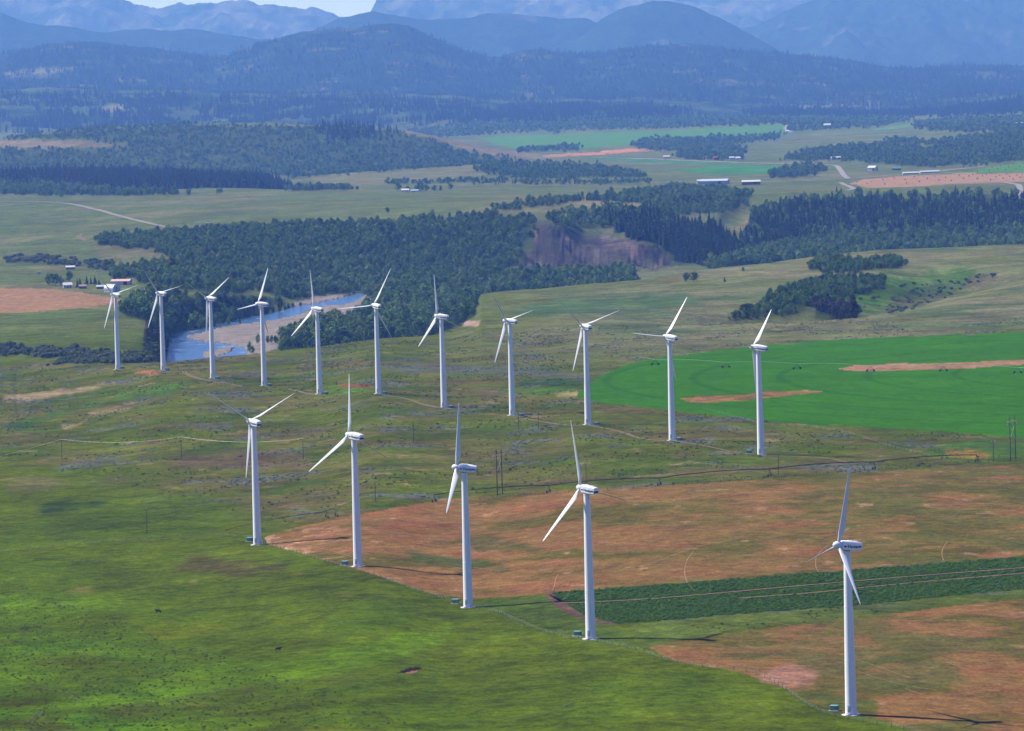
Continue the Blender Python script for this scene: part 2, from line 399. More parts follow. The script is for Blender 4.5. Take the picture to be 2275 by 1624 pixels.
BAR = [(405, 746), (484, 727), (571, 714), (668, 696), (726, 677), (770, 672), (812, 655), (830, 670), (775, 705), (720, 715), (640, 738), (600, 752), (625, 770), (548, 800), (545, 770), (437, 757)]
BAR2 = [(645, 676), (690, 662), (700, 657), (775, 652), (800, 646), (764, 658), (702, 673)]
H = np.where(rv, -35.2, H)
floor_m = (H < -30) & (GY > 3100) & (GY < 4700) & ~rv
H = np.where(floor_m & (H < -33.2), -33.2, H)
# bare gravel pads, then albedo
def noise_mask(sc, lo, hi, seed, o=4): return sstep(lo, hi, fbm(GX / sc, GY / sc, o, seed=seed))
C = np.zeros((NY, NA, 3))
def mixin(m, c):
    global C
    m = np.asarray(m, float)[..., None]; C = C * (1 - m) + np.asarray(c) * m

GREEN = S(84, 128, 2); OLIVE = S(90, 106, 12); DRY = S(116, 108, 74); SAGE = S(104, 112, 96); TAN = S(196, 172, 140)
C[:] = OLIVE
rowd = GY + 2.43 * GX                                    # distance measured along the row direction
mixin(fg * np.clip(0.62 + 0.8 * fbm(GX / 60, GY / 60, 4, seed=41), 0, 1), GREEN)
mixin(fg * noise_mask(38, 0.1, 0.5, 42), S(78, 84, 16))
mixin(fg * noise_mask(75, 0.1, 0.5, 43), S(106, 142, 2))
mid1 = sstep(1500, 1640, rowd) * (1 - sstep(2900, 3300, GY))
mixin(mid1 * np.clip(0.55 + 0.9 * fbm(GX / 90, GY / 90, 4, seed=44), 0, 1), S(104, 102, 50))
mixin(mid1 * noise_mask(70, 0.05, 0.5, 45), S(82, 100, 26))
mixin(mid1 * noise_mask(45, 0.3, 0.6, 46) * 0.8, S(106, 112, 98))
mixin(mid1 * noise_mask(22, 0.62, 0.85, 47) * 0.7, S(150, 126, 98))
mixin(mid1 * noise_mask(30, 0.35, 0.7, 147) * 0.6, S(112, 92, 70))
ben = sstep(2500, 3000, GY) * (1 - sstep(4200, 4600, GY)) * sstep(-0.03, 0.03, GX / GY)
mixin(ben * np.clip(0.75 + 0.6 * fbm(GX / 120, GY / 160, 4, seed=48), 0, 1), S(128, 128, 92))
mixin(ben * noise_mask(110, 0.15, 0.5, 148) * 0.8, S(90, 108, 64))
farp = sstep(3000, 4300, GY)
mixin(farp * (1 - ben) * 0.9, S(104, 118, 68))
mixin(farp * noise_mask(260, 0.0, 0.5, 49) * 0.7, S(128, 124, 84))
mixin(farp * noise_mask(130, 0.1, 0.6, 50) * 0.55, S(96, 114, 58))
LX = 20 * fbm(GX / 70, GY / 110, 3, seed=24); LY = 7 * fbm(GX / 70, GY / 110, 3, seed=25)
def paint(pts, c, d0=0, d1=1e9, soft=1, jit=1.0, k=1.0):
    """colour an area of land; big soft areas get a ragged, feathered outline"""
    lo = 0.0 if soft < 3 else (1.0 if soft < 6 else 1.6)
    m = inpoly(pts, d0, d1, jit, lo)
    r, q = np.nonzero(m)
    if len(r) == 0: return
    n = soft if soft < 3 else soft * 6
    pad = int(n / 2) + 3
    a, b, e, f = max(r.min() - pad, 0), r.max() + pad, max(q.min() - pad, 0), q.max() + pad
    w = blur(m[a:b, e:f], n)
    if soft >= 3: w = sstep(0.12, 0.9, w * (1 + 0.7 * fbm(GX[a:b, e:f] / 18, GY[a:b, e:f] / 18, 3, seed=26)))
    w = (w * k)[..., None]
    C[a:b, e:f] = C[a:b, e:f] * (1 - w) + np.asarray(c) * w
# brighter and duller patches of grass and bare ground in the pasture
paint([(110, 912), (260, 880), (330, 862), (455, 845), (470, 852), (380, 872), (250, 900), (150, 922)], S(84, 118, 34), 0, 3300, 4, 3)
paint([(0, 945), (60, 935), (120, 918), (180, 925), (60, 950), (0, 962)], S(70, 100, 36), 0, 3300, 4, 3)
paint([(560, 838), (690, 826), (760, 830), (620, 846)], S(86, 116, 38), 0, 3300, 3, 3)
paint([(700, 868), (770, 856), (840, 862), (780, 876)], S(88, 124, 36), 0, 3300, 3, 3)
paint([(750, 853), (826, 855), (824, 861), (752, 860)], S(150, 84, 60), 0, 3300, 1)
paint([(300, 822), (352, 824), (350, 830), (302, 829)], S(176, 120, 88), 0, 3300, 1, 2)
paint([(1080, 866), (1180, 862), (1285, 858), (1290, 872), (1200, 878), (1090, 876)], S(86, 124, 36), 0, 3300, 3, 3)
paint([(1150, 845), (1250, 840), (1310, 838), (1290, 856), (1160, 858)], S(58, 92, 44), 0, 3300, 3, 3)
paint([(1230, 874), (1290, 868), (1285, 880), (1240, 880)], S(150, 142, 84), 0, 3300, 1, 3)
paint([(850, 815), (1000, 808), (1130, 812), (1290, 830), (1280, 842), (1100, 830), (900, 832)], S(92, 100, 92), 0, 3300, 3, 3, 0.7)
for q in ([(5, 884), (60, 876), (140, 866), (215, 858), (230, 862), (150, 876), (70, 888), (20, 894)], [(190, 916), (240, 908), (300, 906), (270, 916), (215, 924)], [(218, 852), (262, 848), (266, 851), (228, 856)], [(130, 946), (190, 934), (215, 930), (150, 950)]):
    paint(q, S(186, 160, 126), 0, 3300, 2, 4, 0.75)
paint([(360, 1030), (470, 1008), (640, 1000), (700, 1015), (690, 1035), (560, 1040), (420, 1040)], S(112, 94, 72), 0, 3300, 5, 4, 0.8)
paint([(0, 1180), (200, 1110), (420, 1105), (560, 1130), (500, 1180), (250, 1200), (0, 1215)], S(76, 98, 16), 0, 3300, 8, 4, 0.6)
paint([(100, 1112), (230, 1104), (260, 1112), (180, 1128), (90, 1130)], S(46, 66, 34), 0, 3300, 4, 5, 0.7)
paint([(0, 1060), (130, 1050), (180, 1065), (60, 1090), (0, 1100)], S(124, 110, 74), 0, 3300, 6, 5, 0.6)
paint([(340, 1255), (420, 1238), (590, 1240), (660, 1258), (560, 1280), (420, 1270)], S(80, 70, 44), 0, 2000, 4, 5, 0.8)
for q in ([(145, 1310), (190, 1306), (225, 1312), (180, 1318)], [(400, 1290), (440, 1286), (455, 1294), (420, 1298)], [(90, 1280), (125, 1279), (128, 1284), (95, 1285)], [(480, 1248), (560, 1244), (640, 1252), (560, 1256)], [(640, 1268), (700, 1272), (660, 1280)], [(725, 1330), (775, 1318), (800, 1322), (760, 1332)]):
    paint(q, S(160, 146, 90), 0, 2000, 3, 5, 0.6)
paint([(300, 1400), (400, 1383), (520, 1385), (560, 1395), (470, 1410), (400, 1425), (310, 1418)], S(118, 124, 4), 0, 2000, 6, 4, 0.5)
paint([(430, 1500), (650, 1470), (760, 1435), (900, 1400), (1050, 1390), (960, 1430), (780, 1478), (560, 1530), (250, 1580), (60, 1600), (0, 1590), (200, 1555)], S(104, 142, 2), 0, 1700, 9, 5, 0.5)
paint([(330, 1560), (560, 1520), (640, 1530), (420, 1580), (200, 1600)], S(84, 84, 26), 0, 1700, 7, 5, 0.6)
paint([(700, 1380), (860, 1330), (960, 1350), (900, 1395), (760, 1420)], S(78, 104, 16), 0, 1700, 7, 5, 0.6)
paint([(1100, 1560), (1350, 1500), (1560, 1490), (1700, 1540), (1500, 1580), (1250, 1620)], S(84, 108, 16), 0, 1700, 8, 5, 0.5)
paint([(880, 1496), (905, 1484), (935, 1482), (938, 1487), (912, 1495)], S(52, 38, 30), 0, 1700, 0)
paint([(895, 1496), (915, 1491), (930, 1490), (918, 1497)], S(150, 122, 104), 0, 1700, 0)
# yellow damp ground by the double power poles
paint([(2040, 1015), (2100, 985), (2200, 975), (2280, 972), (2300, 1022), (2180, 1024)], S(78, 110, 34), 0, 2600, 3, 4)
paint([(2100, 1000), (2150, 998), (2200, 1006), (2190, 1018), (2110, 1014)], S(142, 116, 44), 0, 2600, 2, 4)
paint([(1180, 672), (1400, 660), (1530, 655), (1560, 672), (1500, 690), (1300, 700), (1120, 700)], S(74, 108, 64), 2600, 4200, 6, 4, 0.8)
paint([(1700, 640), (1960, 610), (2080, 600), (2180, 590), (2140, 640), (2000, 660), (1960, 690), (1880, 690)], S(76, 116, 28), 2600, 4400, 4, 4, 0.9)
paint([(2120, 640), (2170, 622), (2215, 608), (2210, 618), (2160, 634)], S(166, 124, 96), 2600, 4400, 1, 4, 0.6)

FIELD_GREEN = [(1280, 880), (1292, 866), (1310, 850), (1340, 832), (1380, 815), (1440, 798), (1560, 783), (1700, 768), (1850, 755), (2000, 748), (2274, 738), (2620, 732), (2620, 985), (2300, 975), (2200, 968), (2050, 955), (1900, 948), (1750, 940), (1600, 925), (1500, 912), (1380, 899), (1310, 890)]
FIELD_BROWN = [(586, 1196), (610, 1184), (660, 1170), (730, 1155), (860, 1130), (1000, 1108), (1200, 1092), (1500, 1078), (1800, 1058), (2000, 1045), (2274, 1030), (2620, 1020), (2620, 1222), (2274, 1235), (2000, 1256), (1700, 1279), (1500, 1295), (1350, 1305), (1230, 1317), (1100, 1328), (1030, 1331), (960, 1319), (860, 1286), (760, 1256), (650, 1223), (600, 1211)]
FIELD_CROP = [(1222, 1317), (1350, 1307), (1500, 1297), (1700, 1281), (2000, 1258), (2274, 1237), (2620, 1225), (2620, 1294), (2274, 1308), (2100, 1325), (1900, 1345), (1700, 1359), (1500, 1376), (1372, 1386), (1300, 1368), (1262, 1345)]
FIELD_LOWER = [(1436, 1438), (1500, 1424), (1700, 1396), (1900, 1372), (2274, 1328), (2620, 1310), (2620, 1900), (2200, 1760), (2080, 1640), (1960, 1600), (1860, 1580), (1790, 1556), (1740, 1528), (1640, 1492), (1500, 1467)]
fgm = inpoly(FIELD_GREEN, 1900, 3200, 1.4)
fbm_ = inpoly(FIELD_BROWN, 1100, 2200, 0.8)
fcm = inpoly(FIELD_CROP, 1100, 2000, 0.5)
flm = inpoly(FIELD_LOWER, 700, 2000, 1.0)
mixin(fgm, S(66, 122, 0)); mixin(fgm * noise_mask(60, 0.1, 0.6, 51) * 0.4, S(70, 134, 2)); mixin(fgm * noise_mask(25, 0.3, 0.7, 151) * 0.3, S(60, 104, 4))
P1 = [(1860, 820), (1900, 812), (1960, 808), (2100, 806), (2230, 800), (2620, 790), (2620, 805), (2274, 810), (2150, 818), (2000, 824), (1900, 825)]
P2 = [(1510, 885), (1545, 879), (1600, 879), (1650, 877), (1700, 869), (1790, 867), (1838, 871), (1780, 876), (1700, 884), (1650, 890), (1560, 896), (1525, 893)]
_rr = np.hypot(GX - 437, GY - 2486)
mixin(fgm * sstep(0.86, 0.95, np.abs(((_rr / 51.0 + 0.5) % 1.0) * 2 - 1)) * 0.35, S(36, 84, 4))
mixin(fgm * (0.5 + 0.5 * np.sin(_rr / 2.6)) * noise_mask(70, -0.2, 0.5, 152) * 0.22, S(44, 100, 4))
p1 = inpoly(P1, 1900, 3200, 0.7); p2 = inpoly(P2, 1900, 3200, 0.7)
mixin(p1, S(170, 132, 98)); mixin(p2, S(154, 116, 74)); mixin(p2 * noise_mask(18, 0.0, 0.4, 52) * 0.8, S(96, 100, 46))
brown = fbm_ | flm
mixin(brown, S(146, 110, 64))
mixin(brown * noise_mask(28, 0.0, 0.6, 53), S(152, 104, 66)); mixin(brown * noise_mask(60, 0.1, 0.5, 54) * 0.75, S(88, 92, 28))
mixin(fbm_ * noise_mask(20, 0.3, 0.6, 153) * sstep(1500, 1900, PX) * 0.9, S(88, 92, 34))
mixin(fbm_ * sstep(1100, 1900, PX) * np.clip(0.5 + fbm(GX / 50, GY / 35, 3, seed=55), 0, 0.9), S(104, 102, 44))
mixin(brown * noise_mask(14, 0.6, 0.85, 56) * 0.6, S(184, 148, 114))
mixin(fbm_ * noise_mask(9, 0.15, 0.5, 57) * (1 - sstep(640, 830, PX)) * sstep(1160, 1180, PY), S(200, 152, 122))
mixin(flm * noise_mask(60, 0.1, 0.5, 58) * 0.8, S(96, 100, 46))
paint([(1640, 1440), (1780, 1420), (1960, 1440), (2100, 1470), (2180, 1520), (1980, 1530), (1800, 1490)], S(96, 102, 50), 700, 2000, 8, 4, 0.7)
paint([(1680, 1490), (1740, 1478), (1830, 1490), (1800, 1520), (1730, 1520), (1690, 1508)], S(176, 130, 108), 700, 2000, 4, 3, 0.85)
paint([(1740, 1530), (1840, 1528), (1960, 1560), (1960, 1600), (1860, 1580), (1790, 1556)], S(84, 98, 34), 700, 2000, 4, 3, 0.85)
paint([(860, 1230), (960, 1225), (1080, 1245), (1180, 1262), (1060, 1270), (940, 1258)], S(70, 92, 40), 700, 2200, 4, 5, 0.8)
paint([(1000, 1190), (1120, 1200), (1230, 1225), (1180, 1240), (1060, 1220)], S(80, 92, 42), 700, 2200, 4, 5, 0.7)
paint([(600, 1196), (760, 1180), (900, 1185), (1100, 1178), (1000, 1160), (800, 1168)], S(140, 80, 50), 700, 2200, 6, 4, 0.6)
mixin(fcm, S(58, 84, 18))
paint([(1208, 1316), (1226, 1315), (1262, 1344), (1300, 1368), (1374, 1386), (1340, 1390), (1285, 1374), (1238, 1350)], S(112, 88, 76), 1100, 2000, 1)
paint([(1060, 1335), (1200, 1320), (1230, 1350), (1280, 1372), (1360, 1392), (1436, 1438), (1300, 1428), (1180, 1390), (1070, 1352)], S(84, 104, 40), 1100, 2000, 2, 2, 0.8)
paint([(1436, 1436), (1700, 1394), (2000, 1360), (2420, 1308), (2420, 1296), (2100, 1328), (1700, 1361), (1380, 1390)], S(92, 108, 42), 1100, 2000, 2, 2, 0.8)
# fields and dry land further out
FIELD_LEFT = [(-200, 632), (0, 640), (60, 639), (110, 642), (180, 650), (270, 664), (285, 669), (200, 682), (100, 690), (0, 697), (-200, 700)]
m_left = inpoly(FIELD_LEFT, 3500, 4800, 0.6)
mixin(m_left, S(168, 130, 94)); mixin(m_left * noise_mask(10, 0.2, 0.5, 59) * 0.5, S(190, 150, 112))
FIELD_HAY = [(1885, 408), (1920, 398), (2000, 392), (2120, 386), (2274, 384), (2620, 380), (2620, 400), (2274, 404), (2150, 407), (2020, 415), (1930, 417)]
m_hay = inpoly(FIELD_HAY, 6000, 8400, 0.5); mixin(m_hay, S(176, 140, 106))
FIELD_MEADOW = [(2130, 384), (2200, 372), (2274, 360), (2620, 345), (2620, 379), (2274, 383)]
m_mea = inpoly(FIELD_MEADOW, 6000, 9000, 0.5); mixin(m_mea, S(92, 142, 48))
FIELD_FAR = [(1060, 306), (1170, 300), (1300, 296), (1500, 290), (1740, 276), (1765, 275), (1740, 297), (1600, 304), (1480, 310), (1400, 322), (1280, 331), (1150, 330), (1100, 322)]
m_far = inpoly(FIELD_FAR, 10500, 15000, 0.5); mixin(m_far, S(92, 140, 56))
paint([(1780, 302), (1900, 294), (2026, 274), (2028, 282), (1930, 292), (1850, 300)], S(104, 150, 78), 9500, 14500, 0)
paint([(1560, 371), (1700, 367), (1780, 368), (1720, 384), (1600, 388), (1500, 380)], S(74, 136, 66), 6500, 9500, 0)
paint([(1300, 352), (1400, 352), (1540, 360), (1700, 364), (1560, 366), (1400, 360)], S(80, 134, 72), 6500, 11500, 0)
paint([(1204, 345), (1280, 340), (1330, 338), (1340, 334), (1430, 330), (1490, 324), (1484, 334), (1400, 338), (1330, 344), (1210, 349)], S(196, 142, 100), 9000, 12500, 0)
paint([(-20, 311), (150, 312), (290, 322), (200, 327), (0, 328)], S(142, 128, 90), 8500, 11000, 1)
paint([(860, 286), (960, 296), (1100, 325), (1230, 352), (1130, 352), (1040, 333), (940, 302)], S(136, 124, 88), 8500, 11000, 1)
paint([(690, 388), (900, 376), (1040, 368), (1100, 362), (1030, 385), (1000, 402), (800, 412), (700, 406)], S(126, 126, 84), 7500, 9300, 1, 1, 0.7)
paint([(1150, 448), (1290, 442), (1440, 452), (1560, 486), (1500, 485), (1330, 462), (1200, 462)], S(140, 130, 92), 5000, 6500, 2, 2, 0.8)
paint([(1640, 505), (1680, 470), (1700, 462), (1690, 490), (1660, 500)], S(140, 118, 96), 5000, 6500, 1)
paint([(190, 545), (300, 530), (400, 560), (420, 572), (330, 578), (220, 572)], S(118, 112, 80), 4300, 5600, 3, 2, 0.8)
paint([(320, 730), (352, 728), (395, 770), (398, 786), (360, 792), (330, 780), (318, 765)], S(62, 50, 46), 3100, 3900, 0)
# cliff: shade on its face is put into the darkened base colour
cl = inpoly(CLIFF, 4850, 5450)
mixin(blur(cl, 1), S(70, 66, 68))
mixin(cl * noise_mask(18, 0.3, 0.6, 61) * 0.6, S(124, 112, 106))
paint([(1300, 520), (1400, 528), (1440, 548), (1470, 575), (1400, 560), (1340, 545)], S(176, 150, 130), 4850, 5450, 3, 4, 0.25)
# river gravel
bar = inpoly(BAR, 3100, 4800, 0.6) | inpoly(BAR_IN, 3100, 4800) | inpoly(BAR2, 3100, 4800)
mixin(bar & ~rv, S(156, 146, 138)); mixin(bar * noise_mask(16, 0.2, 0.6, 62) * 0.5, S(136, 124, 116))
mixin(rv, S(70, 80, 78))
paint([(1030, 712), (1068, 714), (1062, 724), (1030, 726)], S(186, 160, 140), 2500, 4000, 1)

# ------------------------------------------------------------------ woods: where trees stand
# name, polygon, distance range, kind (b broadleaf / c conifer / s shrub), mean height, m2 per tree, description of place
WOODS = [
    ('grove', [(620, 772), (628, 742), (710, 716), (790, 704), (806, 684), (850, 660), (880, 650), (1000, 648), (1052, 658), (1052, 695), (960, 738), (800, 754), (700, 772)], 3300, 4700, 'b', 10, 66, 'leafy tree in the grove between the gravel bar and the grassy rise'),
    ('bank', [(268, 690), (300, 655), (400, 652), (540, 660), (640, 680), (636, 690), (500, 715), (385, 738), (345, 722), (330, 705)], 3600, 4600, 'b', 9.5, 58, 'leafy tree on the wooded bank above the river bend'),
    ('coulee', [(1610, 707), (1640, 690), (1700, 660), (1760, 632), (1830, 618), (1900, 610), (1965, 614), (1960, 636), (1900, 650), (1850, 668), (1760, 690), (1680, 706)], 2700, 4200, 'b', 4.4, 20, 'leafy tree in the wedge of woodland filling the grassy ravine'),
    ('clump', [(1812, 697), (1815, 675), (1850, 665), (1895, 665), (1906, 690), (1890, 698)], 2700, 4200, 'd', 8.5, 45, 'dark purplish tree in the big clump at the mouth of the ravine'),
    ('copse', [(1792, 586), (1830, 572), (1900, 578), (2000, 576), (2010, 588), (1900, 602), (1830, 602)], 3300, 4500, 'b', 5, 26, 'leafy tree in the low copse on the pale bench above the ravine'),
    ('floor', [(640, 655), (700, 642), (900, 627), (1100, 606), (1300, 600), (1405, 598), (1414, 634), (1200, 648), (1000, 652), (860, 657), (740, 652)], 4300, 5000, 'b', 7.5, 50, 'leafy tree on the valley floor below the wooded bluff'),
    ('bluff', [(205, 535), (250, 525), (400, 514), (560, 502), (850, 492), (1000, 484), (1100, 478), (1190, 482), (1215, 495), (1190, 535), (1140, 590), (1060, 612), (900, 625), (700, 642), (640, 655), (590, 645), (510, 605), (430, 582), (330, 548), (250, 545)], 4250, 5600, 'b', 6.5, 34, ''),
    ('fringe', [(240, 598), (300, 592), (400, 578), (480, 600), (560, 640), (500, 648), (430, 640), (330, 628), (300, 612), (250, 612)], 4100, 5000, 'b', 7, 48, ''),
    ('cliffconifer', [(1330, 478), (1440, 472), (1500, 495), (1600, 502), (1640, 530), (1640, 562), (1560, 580), (1505, 575), (1470, 545), (1400, 522)], 4900, 5900, 'c', 15, 60, 'tall dark conifer on the shady slope beside the bare cliff'),
    ('slopeconifer', [(1640, 545), (1650, 500), (1690, 470), (1760, 452), (2000, 440), (2274, 440), (2420, 436), (2420, 500), (2200, 505), (2000, 512), (1850, 520), (1760, 530), (1700, 545)], 4900, 6200, 'c', 13.5, 75, 'tall dark conifer in the forest on the slope across the valley'),
    ('slopeleaf', [(1560, 590), (1640, 560), (1760, 530), (1900, 512), (2100, 505), (2420, 498), (2420, 545), (2274, 548), (2000, 556), (1800, 574), (1600, 594)], 4400, 5700, 'b', 8, 50, ''),
    ('slopeleaf2', [(1640, 545), (1660, 480), (1700, 455), (1800, 440), (2000, 432), (2420, 428), (2420, 500), (1900, 515), (1760, 530)], 5000, 6300, 'b', 9, 160, ''),
    ('spur', [(1215, 480), (1300, 470), (1440, 462), (1480, 470), (1520, 495), (1440, 505), (1330, 500), (1240, 495)], 5050, 5900, 'b', 9, 80, ''),
    ('gap', [(1300, 442), (1430, 425), (1500, 415), (1600, 418), (1670, 430), (1640, 455), (1580, 472), (1500, 470), (1430, 448)], 5400, 7300, 'b', 7, 70, ''),
    ('belt', [(-60, 400), (-60, 372), (200, 376), (400, 384), (560, 392), (640, 412), (660, 430), (400, 430), (250, 424), (180, 410), (100, 404)], 7500, 8600, 'c', 17, 95, ''),
    ('beltleaf', [(-60, 425), (-60, 392), (150, 400), (250, 420), (400, 428), (560, 430), (300, 432), (100, 428)], 7000, 8300, 'b', 8, 90, ''),
    ('beltend', [(640, 420), (700, 412), (760, 414), (800, 425), (740, 430), (660, 430)], 7000, 8300, 'b', 7, 150, ''),
    ('hill', [(-60, 392), (-60, 330), (150, 332), (290, 326), (292, 318), (150, 308), (0, 308), (60, 300), (200, 285), (400, 276), (740, 282), (850, 288), (940, 305), (1040, 338), (1150, 354), (1000, 366), (900, 374), (700, 388), (640, 390), (500, 386), (300, 378)], 8700, 10600, 'b', 6, 150, ''),
    ('hillconifer', [(690, 310), (700, 284), (760, 276), (850, 284), (880, 292), (820, 300), (760, 318)], 9000, 10700, 'c', 19, 420, ''),
    ('ridge', [(1040, 372), (1100, 362), (1300, 364), (1400, 378), (1440, 392), (1440, 400), (1300, 402), (1150, 392), (1090, 384)], 7900, 9200, 'b', 5.5, 100, ''),
    ('ridgeline', [(850, 402), (1000, 398), (1200, 402), (1440, 400), (1440, 405), (1200, 406), (1000, 403), (850, 405)], 7000, 9000, 'b', 5, 100, ''),
    ('righthill', [(1730, 354), (1800, 328), (1950, 320), (2050, 328), (2200, 305), (2274, 296), (2420, 290), (2420, 342), (2200, 362), (2050, 369), (1900, 354)], 7800, 9900, 'b', 5.5, 110, ''),
    ('righthill2', [(1960, 312), (2010, 308), (2060, 314), (2200, 298), (2274, 288), (2420, 280), (2420, 292), (2200, 306), (2060, 320), (1960, 318)], 9000, 12000, 'b', 6, 120, ''),
    ('village', [(1500, 345), (1545, 326), (1620, 320), (1655, 336), (1645, 350), (1560, 352)], 8300, 12000, 'b', 7, 150, ''),
    ('villagewood', [(1400, 322), (1430, 308), (1560, 306), (1740, 298), (1720, 306), (1600, 320), (1480, 334), (1420, 328)], 9300, 12800, 'b', 6.5, 150, ''),
    ('yard', [(1705, 386), (1750, 371), (1800, 366), (1835, 371), (1815, 384), (1750, 392)], 6800, 9000, 'b', 8, 120, ''),
    ('farright', [(2030, 272), (2100, 264), (2274, 259), (2420, 256), (2420, 284), (2150, 290), (2030, 282)], 10500, 14800, 'b', 8, 260, ''),
    ('treeline', [(940, 303), (1060, 297), (1200, 289), (1400, 285), (1600, 277), (1750, 271), (1780, 262), (1500, 258), (1250, 262), (1000, 272), (900, 288)], 11500, 15600, 'b', 8, 300, ''),
    ('treeline2', [(1750, 290), (1860, 284), (1960, 276), (2030, 262), (1780, 258), (1760, 270)], 11000, 14900, 'b', 8, 300, ''),
    ('hedge', [(1146, 332), (1200, 328), (1284, 324), (1286, 328), (1200, 333), (1150, 336)], 10000, 13000, 'b', 7, 90, ''),
    ('knoll', [(1095, 460), (1180, 447), (1260, 440), (1300, 438), (1290, 443), (1200, 453), (1110, 464)], 5600, 7000, 'b', 6, 60, ''),
    ('coulee_brush', [(1960, 690), (1990, 655), (2060, 630), (2140, 612), (2215, 600), (2225, 612), (2160, 640), (2060, 672), (1980, 696)], 2700, 4300, 's', 2.0, 110, ''),
    ('coulee_left', [(-40, 782), (0, 766), (60, 769), (140, 776), (250, 782), (330, 786), (342, 806), (250, 805), (200, 792), (100, 786), (0, 786)], 2950, 3600, 's', 3.2, 14, ''),
    ('mound', [(110, 808), (150, 788), (200, 783), (236, 797), (240, 806), (180, 808)], 2950, 3500, 's', 2.0, 7, ''),
    ('uppershrub', [(10, 578), (40, 566), (80, 570), (250, 582), (240, 600), (180, 592), (90, 582)], 4100, 5600, 's', 4.0, 70, ''),
    ('scarp', [(320, 732), (350, 726), (398, 760), (400, 790), (350, 796), (320, 780)], 3000, 3800, 's', 2.0, 120, ''),
    ('bluehill', [(-80, 290), (-80, 206), (300, 207), (600, 214), (900, 217), (1010, 218), (1090, 238), (1300, 229), (1450, 232), (1560, 250), (1400, 262), (1000, 272), (700, 290)], 14000, 16700, 'c', 19, 330, ''),
    ('highhill', [(-80, 210), (-80, 132), (110, 100), (180, 97), (300, 107), (480, 128), (560, 103), (690, 73), (850, 58), (900, 60), (960, 85), (1090, 130), (1200, 112), (1290, 120), (1450, 103), (1500, 101), (1700, 117), (1850, 130), (1960, 150), (2030, 152), (2120, 146), (2420, 151), (2420, 240), (1760, 250), (1300, 228), (900, 215)], 16800, 21200, 'c', 18, 950, ''),
    ('bluehillright', [(1640, 246), (1760, 240), (2000, 246), (2150, 232), (2274, 216), (2420, 205), (2420, 246), (2100, 252), (1760, 256)], 14000, 16700, 'c', 19, 380, ''),
]
PX, PY = pxgrid()
slope = (H - ZC) / Yrow[:, None]
cmx = np.maximum.accumulate(slope, axis=0)
prev = np.vstack([np.full((1, NA), -9.0), cmx[:-1]])
cellA = np.gradient(Yrow)[:, None] * (acol[1] - acol[0]) * Yrow[:, None] * np.ones((1, NA))
wood_pts = {}
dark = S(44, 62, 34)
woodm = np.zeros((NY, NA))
for name, poly, d0, d1, kind, ht, m2, lab in WOODS:
    m = inpoly(poly, d0, d1, 4.0, 0.55 if d0 > 4000 else 0.3, -0.38 * ht * F / GY) & ~rv & ~bar
    if name != 'floor': m &= ~inpoly(CLIFF, 4850, 5450)
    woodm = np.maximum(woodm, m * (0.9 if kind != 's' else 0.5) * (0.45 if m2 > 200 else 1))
    vis = m & ((slope + ht * 1.1 / Yrow[:, None]) >= prev)
    idx = np.nonzero(vis.ravel())[0]
    w = cellA.ravel()[idx]; n = int(w.sum() / m2)
    if n == 0: wood_pts[name] = np.zeros((0, 4)); continue
    cum = np.cumsum(w); pick = idx[np.searchsorted(cum, rng.uniform(0, cum[-1], n))]
    iy, ix = np.divmod(pick, NA)
    Yv = Yrow[iy] + rng.uniform(-0.5, 0.5, n) * np.gradient(Yrow)[iy]
    Xv = (acol[ix] + rng.uniform(-0.5, 0.5, n) * (acol[1] - acol[0])) * Yv
    # thin by clumpiness
    _sc = 45 if d0 < 13900 else 150; dens = fbm(Xv / _sc, Yv / (_sc * 1.6), 3, seed=70); keep = dens > (-0.5 if d0 < 4600 else (-0.32 if d0 < 13900 or d0 > 16700 else -0.08))
    Xv, Yv = Xv[keep], Yv[keep]
    hh = ht * np.clip(rng.normal(1.0, 0.28, len(Xv)), 0.45, 1.7) * (1 + 0.25 * dens[keep])
    wood_pts[name] = np.stack([Xv, Yv, ground_z(Xv, Yv) - 0.15, hh], 1)
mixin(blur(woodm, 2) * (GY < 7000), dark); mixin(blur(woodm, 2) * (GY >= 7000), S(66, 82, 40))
# blue hills: forest with open patches
hf = sstep(14700, 15300, GY)
mixin(hf, S(40, 62, 38)); mixin(hf * noise_mask(500, 0.35, 0.6, 63, 5) * 0.6, S(92, 104, 64)); mixin(hf * noise_mask(140, 0.55, 0.8, 64, 4) * 0.6, S(140, 130, 98))
mixin(hf * noise_mask(60, 0.1, 0.6, 65, 4) * 0.6, S(26, 44, 30)); mixin(hf * (1 - sstep(16600, 18200, GY)) * noise_mask(260, -0.25, 0.35, 66, 4) * 0.7, S(92, 112, 70))
for q in ([(10, 162), (90, 150), (170, 150), (150, 158), (60, 168), (10, 176)], [(250, 174), (310, 176), (340, 180), (260, 181)], [(1160, 208), (1220, 203), (1240, 206), (1180, 216)], [(1490, 157), (1540, 154), (1560, 158), (1500, 161)], [(1760, 236), (1900, 230), (1960, 226), (1950, 232), (1800, 242)], [(225, 240), (260, 230), (290, 232), (280, 248), (240, 250)]):
    paint(q, S(140, 136, 104), 14700, 22000, 1, 2, 0.7)

C *= 0.48
# ------------------------------------------------------------------ ground meshes
verts = np.stack([GX, GY, H], -1).reshape(-1, 3)
ii = np.arange(NY * NA).reshape(NY, NA)
quads = np.stack([ii[:-1, :-1], ii[:-1, 1:], ii[1:, 1:], ii[1:, :-1]], -1).reshape(-1, 4)
def facemask(m): return (m[:-1, :-1] & m[1:, 1:] & m[:-1, 1:] & m[1:, :-1]).ravel()
